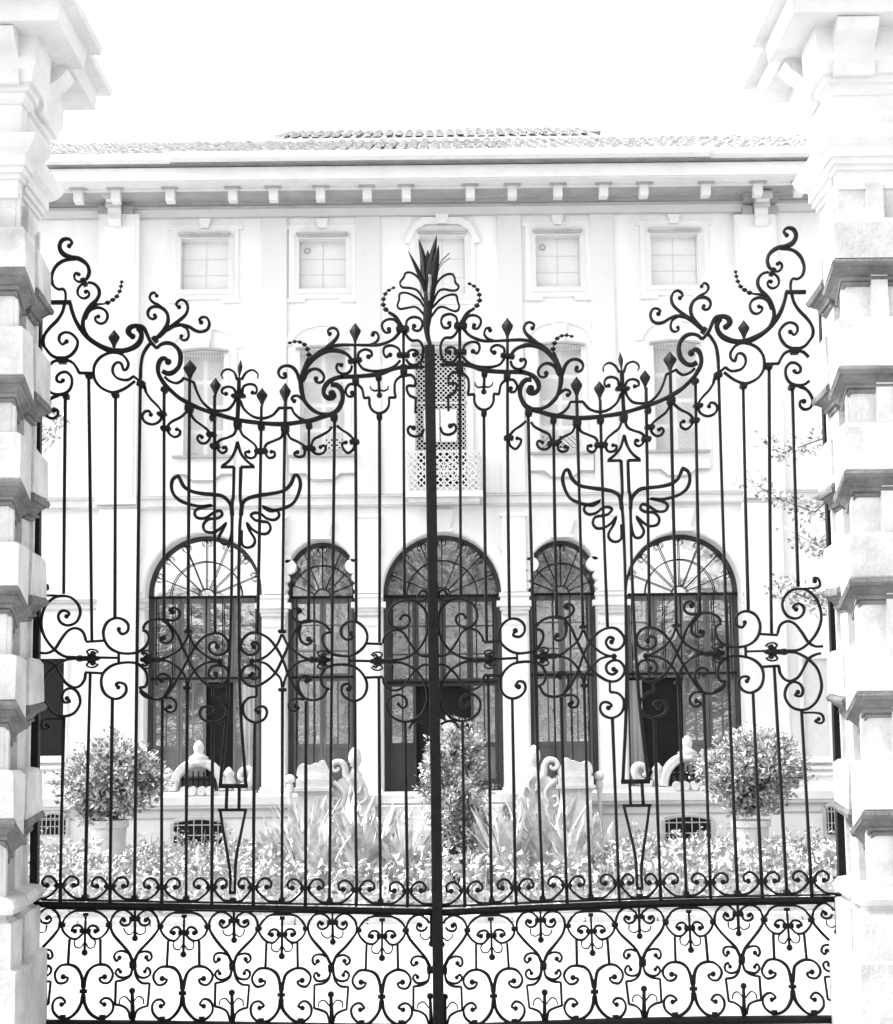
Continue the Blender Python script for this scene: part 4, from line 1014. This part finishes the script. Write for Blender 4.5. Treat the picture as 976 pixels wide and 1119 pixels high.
# columns between the arches
for (c, hw) in ((299.5,12.3),(403.5,11.8),(563.8,12.8),(669.5,13.3),(129,22),(838,22)):
    side = hw > 20
    mb = MB(); z = lambda py: fz(480, py); xa, xb = fx(c-hw,750), fx(c+hw,750)
    o = .10
    mb.box(xa, xb, D-o, D, z(858), z(668)); 
    if side: mb.box(xa, xb, D-o+.002, D, z(668), zb_-.05)
    col = part(mb, 'pilaster' if side else 'column', 'stucco')
    if not side:
        mb = MB()
        for (e, y0, y1, oo) in ((.06,653,649,.17),(.04,658,653,.15),(.10,664,658,.21),(.05,668,664,.16),(.02,672,668,.13),(.0,684,681,.12)):
            mb.box(xa-e, xb+e, D-oo, D, z(y0), z(y1)-.001)
        part(mb, 'capital', 'trim', col)
        mb = MB(); mb.box(xa-.004, xb+.004, D-.135, D-.1, z(673.5), z(672.2)); part(mb, 'capital_joint', 'trimgrey', col)
        mb = MB(); mb.box(xa, xb, D-.12, D, z(648), z(566)); mb.box(xa-.03, xb+.03, D-.15, D, z(566), z(562.5)); part(mb, 'column_block', 'stucco', col)
    mb = MB()
    for (e, y0, y1, oo) in ((.03,861,858,.13),(.05,866,861,.16),(.08,872,866,.20)): mb.box(xa-e, xb+e, D-oo, D, z(y0), z(y1)-.001)
    part(mb, 'base', 'trim', col)
# impost bits at the outer sides
mb = MB(); z = lambda py: fz(480, py)
for (a_, b_) in ((20,105),(153,163),(812,828),(862,960)):
    mb = MB(); mb.box(fx(a_,655), fx(b_,655), D-.06, D, z(655), z(651)); part(mb, 'impost', 'trimgrey'); mb = MB(); mb.box(fx(a_,655), fx(b_,655), D-.04, D, z(663), z(661)); part(mb, 'impost', 'trimgrey')
# terrace wall in front of the doors (its top is the door sill level)
YT = 22.9; zt_ = lambda py: fz(480, py, YT)
mb = MB(); mb.box(XL, XR, YT-.08, D, zt_(877), zt_(868)); mb.box(XL, XR, YT-.05, D-.01, zt_(880.5), zt_(877)-.001); mb.box(XL, XR, YT, D-.02, zGround, zt_(880.5)-.001); mb.box(XL, XR, YT-.03, YT, zGround, zt_(892))
part(mb, 'terrace_wall', 'trim')
mb = MB(); mb.box(XL, XR, YT-.055, YT-.001, zt_(882), zt_(880.6)); part(mb, 'terrace_edge', 'frieze')
mb = MB(); mb.box(XL, XR, YT-.04, YT-.001, zt_(892.2), zt_(890.6)); part(mb, 'terrace_edge', 'frieze')
# basement windows
for (a_, b_, y0, y1) in ((190,243,896,924),(727,777,893,922),(44,72,890,912),(903,925,880,912)):
    DT = YT+.13; x0, x1, z0, z1 = RC(a_, y0, b_, y1, DT-.17); xm = (x0+x1)/2
    mb = MB(); n = 8; top = [(x0+(x1-x0)*k/n, z1-.05+.05*math.sin(math.pi*k/n)) for k in range(n+1)]
    mb.prism([(x0,z0)]+top+[(x1,z0)], DT-.168, DT-.16); fr = part(mb, 'basement_window', 'dark')
    mb = MB(); mb.sweep([(x, z+.03) for x, z in top], [.06]*(n+1), .05, DT-.17); mb.box(x0-.05, x0, DT-.19, DT-.161, z0, z1-.05); mb.box(x1, x1+.05, DT-.19, DT-.161, z0, z1-.05); part(mb, 'surround', 'trimgrey', fr)
    mb = MB()
    for k in range(6): mb.box(x0+(x1-x0)*(k+.5)/6-.006, x0+(x1-x0)*(k+.5)/6+.006, DT-.20, DT-.185, z0, z1)
    for q in (.4, .8): mb.box(x0, x1, DT-.184, DT-.176, z0+(z1-z0)*q-.008, z0+(z1-z0)*q+.008)
    part(mb, 'grille', 'trimgrey', fr)
# side windows of the ground floor, partly hidden by the pillars
for (a_, b_) in ((30,70),(878,905)):
    x0, x1, z0, z1 = RC(a_, 720, b_, 826, D)
    mb = MB(); mb.box(x0, x1, D-.012, D-.004, z0, z1); fr = part(mb, 'side_window', 'dark' if a_ < 100 else 'woodline')
    mb = MB(); frame_ring(mb, (x0, x1, z0, z1), .06, D, .05); part(mb, 'surround', 'trim', fr)
    mb = MB()
    for k, e in enumerate((.0, .1, .2)): mb.box(x0-.15, x1+.15, D-.14+.03*k, D-.051, z0-.1-e, z0-.05-e)
    part(mb, 'sill', 'trim', fr)
# ------------------------------------------------------------------ ground
me = MB(); N = 60
def gz(y): return 0.0 if y < 14 else -.25*min(1, (y-14)/8)
ys = [-60, -20, 0, 6, 10, 12.9, 14, 16, 18, 20, 22, 26, 40, 120, 300]
me.rings([[(x, y, gz(y)) for y in ys] for x in (-300, -30, -10, 0, 10, 30, 300)], closed=False, cap=False)
tag(me.build('ground', 'ground'), kind='structure')
mb = MB(); R_ = []
for y in (13.2, 14, 16, 18, 20, 22, 23.7): R_.append([(x, y, gz(y)+.01) for x in (-9, -4, 0, 4, 9)])
mb.rings(R_, closed=False, cap=False); tag(mb.build('flower_bed', 'soil'), kind='structure')
mb = MB()
x = -9.0
while x < 9:
    mb.box(x, x+.58, 12.98, 13.12, -.05, .055); x += .6
kerb = mb.build('kerb', 'pier'); tag(kerb, kind='structure')

def leafmesh(mb, c, n_, L_, W_, up):
    """one pointed leaf folded along its midrib"""
    d = Vector(n_).normalized(); s_ = d.cross(Vector(up)); 
    if s_.length < .05: s_ = Vector((1, 0, 0))
    s_.normalize(); nn = s_.cross(d).normalized()
    c = Vector(c); a_ = c; b_ = c+d*L_; m_ = c+d*L_*.45
    n0 = len(mb.v); mb.v += [tuple(a_), tuple(m_+s_*W_+nn*W_*.35), tuple(b_), tuple(m_-s_*W_+nn*W_*.35), tuple(m_)]
    mb.f += [(n0, n0+1, n0+4), (n0+1, n0+2, n0+4), (n0, n0+4, n0+3), (n0+3, n0+4, n0+2)]
def rnd(): 
    v = Vector((random.gauss(0,1), random.gauss(0,1), random.gauss(0,1))); return v.normalized()
def shrub(c, rx, ry, rz, n, ls, label, clumps=26, name='shrub', cat='shrub', stem=True, zb=0, m='leaf'):
    root = empty(name, (c[0], c[1], zb), label, cat, 'clipped garden shrubs')
    fol = MB(); tw = MB()
    cl = []
    for k in range(clumps):
        v = rnd(); q = random.random()**.4; f = .78*q
        cl.append((Vector((c[0]+v.x*rx*f, c[1]+v.y*ry*f, c[2]+v.z*rz*f)), random.uniform(.24, .40)))
    for cc, cr in cl:
        for k in range(n//clumps):
            v = rnd(); v.z = v.z*.8+.15; rr = random.random()**.45
            p = cc+Vector((v.x*cr*rx*rr, v.y*cr*ry*rr, v.z*cr*rz*rr))
            L_ = ls*random.uniform(.6, 1.25); d = (v+rnd()*.7+Vector((0, -.1, .25)))
            leafmesh(fol, p, d, L_, L_*.25, rnd())
    for cc, cr in cl:
        b0 = Vector((c[0]+random.uniform(-.05, .05), c[1], zb)); mid = (b0+cc)/2+Vector((0, 0, .15*rz)); tw.tube([b0, mid, cc], [.014, .009, .004], 4)
    # stray shoots break the outline
    for k in range(clumps*3):
        v = rnd(); v.z = abs(v.z)*.9-.1; e = Vector((c[0]+v.x*rx*random.uniform(.85,1.24), c[1]+v.y*ry, c[2]+v.z*rz*random.uniform(.9,1.28)))
        s0 = Vector(c)+(e-Vector(c))*.6
        for q in range(6):
            p = s0+(e-s0)*(q/5); leafmesh(fol, p, rnd()+(e-s0).normalized(), ls*.9, ls*.22, rnd())
        tw.tube([s0, e], [.005, .002], 3)
    fol.build('foliage', m, root); tw.build('stems', 'bark', root)
    return root
def potted(px_, py_, Y, rxp, rzp, label, plabel):
    s_ = Y/F; x, zc = at(px_, py_, Y)
    shrub((x, Y, zc-.05), rxp*s_*1.12, rxp*s_, rzp*s_*1.12, 11000, .075, label, zb=zc-rzp*s_*1.0, clumps=64)
    # stone pot under it
    zr = at(px_, 896, Y)[1]; mb = MB(); g = gz(Y)
    h = zr-g; mb.lathe(x, Y, [(g, .20), (g+.05, .21), (g+.06, .15), (g+h*.4, .20), (g+h*.85, .22), (g+h*.86, .245), (zr, .25), (zr-.001, .21), (zr-.05, .20)], 20)
    o = mb.build('stone_pot', 'white'); tag(o, plabel, 'pot', 'stone garden pots')
potted(120, 850, 19.5, 52, 47, 'round leafy shrub in a pot left of the arched doors', 'pale stone pot under the left shrub')
potted(819, 842, 19.5, 54, 46, 'round leafy shrub in a pot right of the arched doors', 'pale stone pot under the right shrub')
x, zc = at(497, 868, 17)
shrub((x, 17, zc), .40, .38, 0.84, 10000, .058, 'tall upright bush growing behind the gate post in front of the middle arch', zb=gz(17), clumps=40)

# strap-leaved plants
def strap(x, y, h, n, label, dark=False):
    mb = MB(); g = gz(y)
    for k in range(n):
        a_ = random.uniform(0, 2*math.pi); L_ = h*random.uniform(.6, 1.1); lean = random.uniform(.08, .5); w_ = random.uniform(.018, .034)
        pts = []; droop = random.uniform(0, .5)
        for q in range(7):
            s_ = q/6; rr = lean*L_*s_+droop*L_*.3*s_*s_; z = L_*(s_-droop*.45*s_**3)
            pts.append(Vector((x+math.cos(a_)*rr, y+math.sin(a_)*rr, g+z)))
        side = Vector((-math.sin(a_), math.cos(a_), 0)).lerp(Vector((1, 0, 0)), .3).normalized(); R_ = []
        for q, p in enumerate(pts):
            ww = w_*(.6+.9*math.sin(math.pi*min(1, q/6*.9+.1)))*(1 if q < 6 else .08)
            R_.append([p-side*ww, p+Vector((0, 0, -ww*.4)), p+side*ww])
        mb.rings(R_, closed=False, cap=False)
    o = mb.build('strap_leaf_plant', 'strap')
    tag(o, label, 'plant', 'strap leaved plants in the bed')
spots = [(330,17.5,.95,'clump of long strap leaves in front of the left carved pier'),(352,16,.8,'low arching strap leaf plant left of the post, nearest the kerb'),
 (376,18,.95,'upright strap leaf clump beside the left volute'),(398,16.5,.9,'strap leaf plant in front of the column left of the middle arch'),(420,18.5,.9,'strap leaf plant below the left jamb of the middle arch'),
 (442,16.2,.8,'bushy strap leaf plant just left of the meeting post'),(535,17,.95,'strap leaf plant just right of the tall bush'),(556,16.2,.85,'strap leaf plant under the column right of the middle arch'),
 (578,18,1.05,'tall dense strap leaf clump beside the right volute'),(602,17,.95,'strap leaf clump in front of the right carved pier'),(628,16,.75,'low strap leaf plant right of the right carved pier'),
 (655,18,.7,'small strap leaf plant left of the right winged arrow'),(300,18.5,.7,'small strap leaf plant right of the left winged arrow')]
for p_, y_, h_, lab in spots: strap(at(p_, 950, y_)[0], y_, h_, 46, lab)

# ground cover (uncountable)
cv = MB()
for k in range(26000):
    y = 13.3+(random.random()**.8)*10.2; x = random.uniform(-6.6, 6.6)
    dens = .5+.5*math.sin(x*2.1+math.sin(y*1.7)*2)*math.sin(y*1.3+x*.7)
    if random.random() > .30+.70*dens: continue
    h = (.10+.22*random.random()+.18*dens)*(.55 if y < 14.5 else 1.0 if y < 19 else .55)
    L_ = random.uniform(.05, .12)
    leafmesh(cv, (x, y, gz(y)+h*random.random()**.5), (random.gauss(0,.7), random.gauss(-.25,.7), random.uniform(.0,.9)), L_, L_*.3, rnd())
for k in range(2600):       # grassy blades and taller weeds in loose drifts
    y = random.uniform(13.6, 22.3); x = random.uniform(-6.4, 6.4)
    if math.sin(x*3.1+y*.9)+math.sin(x*1.3-y*1.7) < random.uniform(-.6, 1.2): continue
    hh = random.uniform(.22, .55); a_ = random.uniform(0, 6.28); ln = hh*random.uniform(.1, .6); w_ = random.uniform(.004, .009); g = gz(y)
    P = [Vector((x+math.cos(a_)*ln*s_*s_, y+math.sin(a_)*ln*s_*s_, g+hh*s_*(1-.15*s_))) for s_ in (0, .4, .75, 1)]
    n0 = len(cv.v)
    for i_, pp in enumerate(P): cv.v += [(pp.x-w_*(1-i_*.3), pp.y, pp.z), (pp.x+w_*(1-i_*.3), pp.y, pp.z)]
    for i_ in range(3): cv.f.append((n0+2*i_, n0+2*i_+1, n0+2*i_+3, n0+2*i_+2))
    if random.random() < .35:
        for q in range(7): leafmesh(cv, P[-1]+rnd()*.05, rnd(), .05, .017, rnd())
tag(cv.build('ground_cover', 'cover'), 'low pale leafy ground cover filling the bed before the villa', 'plants', kind='stuff')

# ------------------------------------------------------------------ carved garden parapets and piers
GYp = 23.1
def parapet(c, label):
    root = empty('carved_parapet', (at(c,870,GYp)[0], GYp, zt_(868)), label, 'parapet', 'carved stone parapets')
    X = lambda p: at(c+p, 850, GYp)[0]; Z = lambda p: at(480, p, GYp)[1]
    mb = MB(); mb.box(X(-62), X(62), GYp-.15, GYp+.15, zt_(868)-.0, Z(862)); mb.build('plinth', 'white', root)
    mb = MB(); sw = [(X(27*math.cos(q)), Z(861-31*math.sin(q)*1.0)) for q in [math.pi*k/20 for k in range(21)]]
    mb.sweep(sw, [.13]*21, .26, GYp); mb.build('arch', 'white', root)
    mb = MB()
    for k in range(7):
        xk = X(-18+6*k); mb.tube([(xk, GYp, Z(861)), (xk, GYp, Z(840))], .012, 5)
    mb.box(X(-22), X(22), GYp-.02, GYp+.02, Z(850), Z(848)); mb.build('grille', 'iron', root)
    mb = MB(); mb.box(X(-19), X(19), GYp+.1, GYp+.12, Z(861), Z(846)); mb.build('grille_backing', 'door', root)
    # scallops on the foot
    mb = MB()
    for k in (-14, -5, 5, 14): mb.rings([[(X(k+4.6*math.cos(q*math.pi/6)), GYp-yy, Z(861-5*math.sin(q*math.pi/6))) for q in range(12)] for yy in (.2, .05)])
    mb.build('scallops', 'white', root)
    x = X(0); mb = MB()
    mb.lathe(x, GYp, [(Z(833), .17), (Z(829), .18), (Z(828), .12), (Z(825), .15), (Z(822), .085), (Z(820), .06), (Z(818), .07), (Z(814), .08), (Z(810), .065), (Z(807), .03), (Z(806), .0)], 16); mb.build('finial', 'white', root, smooth=True)
    for s_ in (-1, 1):
        mb = MB(); x = X(s_*33); mb.lathe(x, GYp, [(Z(861), .09), (Z(858), .07), (Z(852), .11), (Z(846), .07), (Z(843), .09), (Z(840), .06), (Z(837), .03), (Z(835.5), 0)], 14); mb.build('baluster', 'white', root, smooth=True)
        pts = [(X(s_*a_), Z(b_)) for a_, b_ in ((40,860),(50,857),(57,850),(58,842),(53,838),(47,841),(46,847),(50,850))]
        pts = crom(pts, 5); mb = MB(); mb.sweep(pts, list(np.interp(range(len(pts)), (0, len(pts)-1), (.13, .07))), .2, GYp); mb.build('volute', 'white', root, smooth=True)
parapet(217, 'carved white stone parapet with arch and urn finial below the leftmost big arch')
parapet(752, 'carved white stone parapet with arch and urn finial below the rightmost big arch')
def pier(c, s, label):
    """s = direction of the stair (towards the middle)"""
    Y = 22.3
    root = empty('carved_pier', (at(c,870,Y)[0], Y, gz(Y)), label, 'pier', 'carved stone piers')
    X = lambda p: at(c+s*p, 850, Y)[0]; Z = lambda p: at(480, p, Y)[1]
    mb = MB(); mb.box(X(-18), X(16), Y-.2, Y+.2, gz(Y), Z(866)); mb.box(X(-13), X(11), Y-.215, Y-.2, Z(915), Z(872)); o = mb.build('shaft', 'white', root)
    mb = MB(); mb.box(X(-19), X(17), Y-.22, Y+.22, Z(866)+.002, Z(863)); mb.box(X(-22), X(20), Y-.27, Y+.27, Z(862.6), Z(859)); mb.box(X(-20), X(18), Y-.24, Y+.24, Z(859)+.001, Z(849.5)); mb.box(X(-18), X(16), Y-.21, Y+.21, Z(849.5)+.001, Z(846)); mb.build('cap', 'white', root)
    mb = MB()
    out_ = crom([(X(-20),Z(846)),(X(-19),Z(838)),(X(-15),Z(833)),(X(-9),Z(835)),(X(-1),Z(832.5)),(X(3),Z(833)),(X(5),Z(830)),(X(9),Z(830)),(X(11),Z(834)),(X(13),Z(838)),(X(16),Z(841)),(X(17),Z(846))], 4)
    mb.prism(out_, Y-.16, Y+.16); mb.build('crest', 'white', root)
    def vol(pts, w0, w1, dep, yy=Y, nm='volute'):
        pts = crom([(X(a_), Z(b_)) for a_, b_ in pts], 6); mb = MB(); mb.sweep(pts, list(np.interp(range(len(pts)), (0, len(pts)-1), (w0, w1))), dep, yy); mb.build(nm, 'white', root, smooth=True)
    vol(((38,852),(33,846),(32,838),(28,832),(21,832),(18,837),(21,841),(25,840),(25,837)), .11, .045, .24)
    # carved foot that sweeps down to the steps, with leaf scrolls cut on it
    mb = MB(); out_ = crom([(X(17),Z(905)),(X(17),Z(868)),(X(22),Z(856)),(X(27),Z(850)),(X(33),Z(848)),(X(40),Z(843)),(X(48),Z(846)),(X(54),Z(856)),(X(58),Z(868)),(X(64),Z(880)),(X(67),Z(905))], 4)
    mb.prism(out_, Y-.10, Y+.14); mb.build('carved_foot', 'white', root)
    vol(((20,853),(26,858),(32,866),(30,876),(24,882),(18,878),(20,871),(25,872)), .07, .035, .10, Y-.12, 'leaf_scroll')
    vol(((36,850),(40,858),(37,868),(30,884),(20,890)), .06, .05, .08, Y-.12, 'leaf_scroll')
    vol(((44,848),(50,856),(48,864),(42,864),(42,858)), .05, .03, .08, Y-.12, 'leaf_scroll')
    vol(((54,860),(56,870),(50,876),(44,872),(46,868)), .05, .03, .08, Y-.12, 'leaf_scroll')
    vol(((60,882),(52,890),(42,888),(38,896)), .05, .04, .08, Y-.12, 'leaf_scroll')
    mb = MB(); x = X(43); mb.lathe(x, Y, [(Z(850), .10), (Z(845), .10), (Z(840), .05), (Z(837), .045), (Z(835.5), .075), (Z(834.5), .06), (Z(833), .085), (Z(828), .095), (Z(822), .085), (Z(818), .055), (Z(815.5), .02), (Z(815), 0)], 14); mb.build('egg_finial', 'white', root, smooth=True)
    mb = MB(); x, z_ = X(-28), Z(850); mb.ball((x, Y, z_), .072, 1, 1, 14, 9); mb.lathe(x, Y, [(gz(Y), .035), (Z(870), .03), (Z(862), .05), (Z(856), .05), (Z(853), .02)], 10)
    mb.build('ball_finial', 'white', root, smooth=True)
pier(345, 1, 'carved stone pier with scroll and egg finial left of the middle arch')
pier(627, -1, 'carved stone pier with scroll and egg finial right of the middle arch')
# steps up to the middle arch
mb = MB()
for k in range(3): mb.box(at(418,880,23)[0]-.02*k, at(548,880,23)[0]+.02*k, 22.55-.3*k, 22.81, gz(22)-.02, zt_(868)-.15*(k+1))
o = mb.build('garden_steps', 'white'); tag(o, 'pale stone steps rising to the middle arched doorway', 'steps')

# ------------------------------------------------------------------ trees: one beside each pillar with a branch reaching in, and unseen trees added behind the camera for the glass to reflect
def tree(x, y, h, rad_, label, n=2600, ls=.16, branch=None, m='treeleaf', name='tree', group=None, low=.45):
    root = empty(name, (x, y, gz(max(y, 0))), label, 'tree', group)
    g = gz(max(y, 0)); mb = MB(); tr = [(x, y, g), (x+.1, y, g+h*.3), (x-.08, y+.05, g+h*.6), (x, y, g+h*.92)]
    mb.tube([Vector(p) for p in tr], [.16*h/6, .12*h/6, .08*h/6, .02], 9)
    fol = MB()
    for k in range(22):
        z = g+h*random.uniform(low, 1.0); a_ = random.uniform(0, 6.28); rr = rad_*random.uniform(.35, 1)*math.sin(math.pi*min(.95, max(.12, (z-g)/h)))
        e = Vector((x+math.cos(a_)*rr, y+math.sin(a_)*rr, z)); s_ = Vector((x, y, g+(z-g)*.75)); mb.tube([s_, (s_+e)/2+Vector((0, 0, .1*h/6)), e], [.035, .02, .008], 5)
        for q in range(n//22):
            v = rnd()*random.random()**.5*rad_*.38; p = e+v
            leafmesh(fol, p, rnd()+Vector((0, 0, -.2)), ls, ls*.28, rnd())
    if branch:
        for pts in branch:
            P = [Vector(p) for p in pts]; mb.tube(P, list(np.linspace(.02, .004, len(P))), 5)
            for q in range(300):
                i = random.randrange(len(P)-1); s_ = random.random(); p = P[i].lerp(P[i+1], s_)+rnd()*.16
                leafmesh(fol, p, rnd()+Vector((0, -.3, -.1)), .10, .027, rnd())
    mb.build('trunk', 'bark', root, smooth=True); fol.build('crown', m, root)
br = []
YB = 21.0
for L_ in (((985,430),(935,455),(900,480),(862,492),(832,486)), ((985,500),(930,520),(890,560),(860,545),(815,520)), ((985,560),(930,575),(900,600),(868,580)), ((960,640),(905,660),(868,650),(850,640))):
    br.append([(at(a_, b_, YB)[0], YB+random.uniform(-.3, .3), at(a_, b_, YB)[1]) for a_, b_ in L_])
tree(at(1010,600,YB)[0], YB, 6.2, 1.0, 'pale leaved garden tree behind the right pillar, its thin branches reaching past it', 900, .11, br, 'leaf')
br = [[(at(a_, b_, YB)[0], YB, at(a_, b_, YB)[1]) for a_, b_ in ((-30,520),(20,500),(48,480),(64,450))]]
tree(at(-60,600,YB)[0], YB, 5.6, .9, 'pale leaved garden tree behind the left pillar with a twig showing past it', 900, .11, br, 'leaf')
for i, (x, y, h, r_) in enumerate(((-11,-17,6.5,3.0),(-2.8,-19,14,4.2),(3.8,-17,13,4.0),(11.5,-18,6.5,3.0))):
    lab = ['leafy street tree behind the viewer, reflected in the leftmost arch','tall leafy street tree behind the viewer, left of the middle','tall leafy street tree behind the viewer, right of the middle','leafy street tree behind the viewer, reflected in the rightmost arch'][i]
    tree(x, y, h, r_, lab, 2600, .5, name='street_tree', group='trees across the street')
scene.render.engine = 'CYCLES'
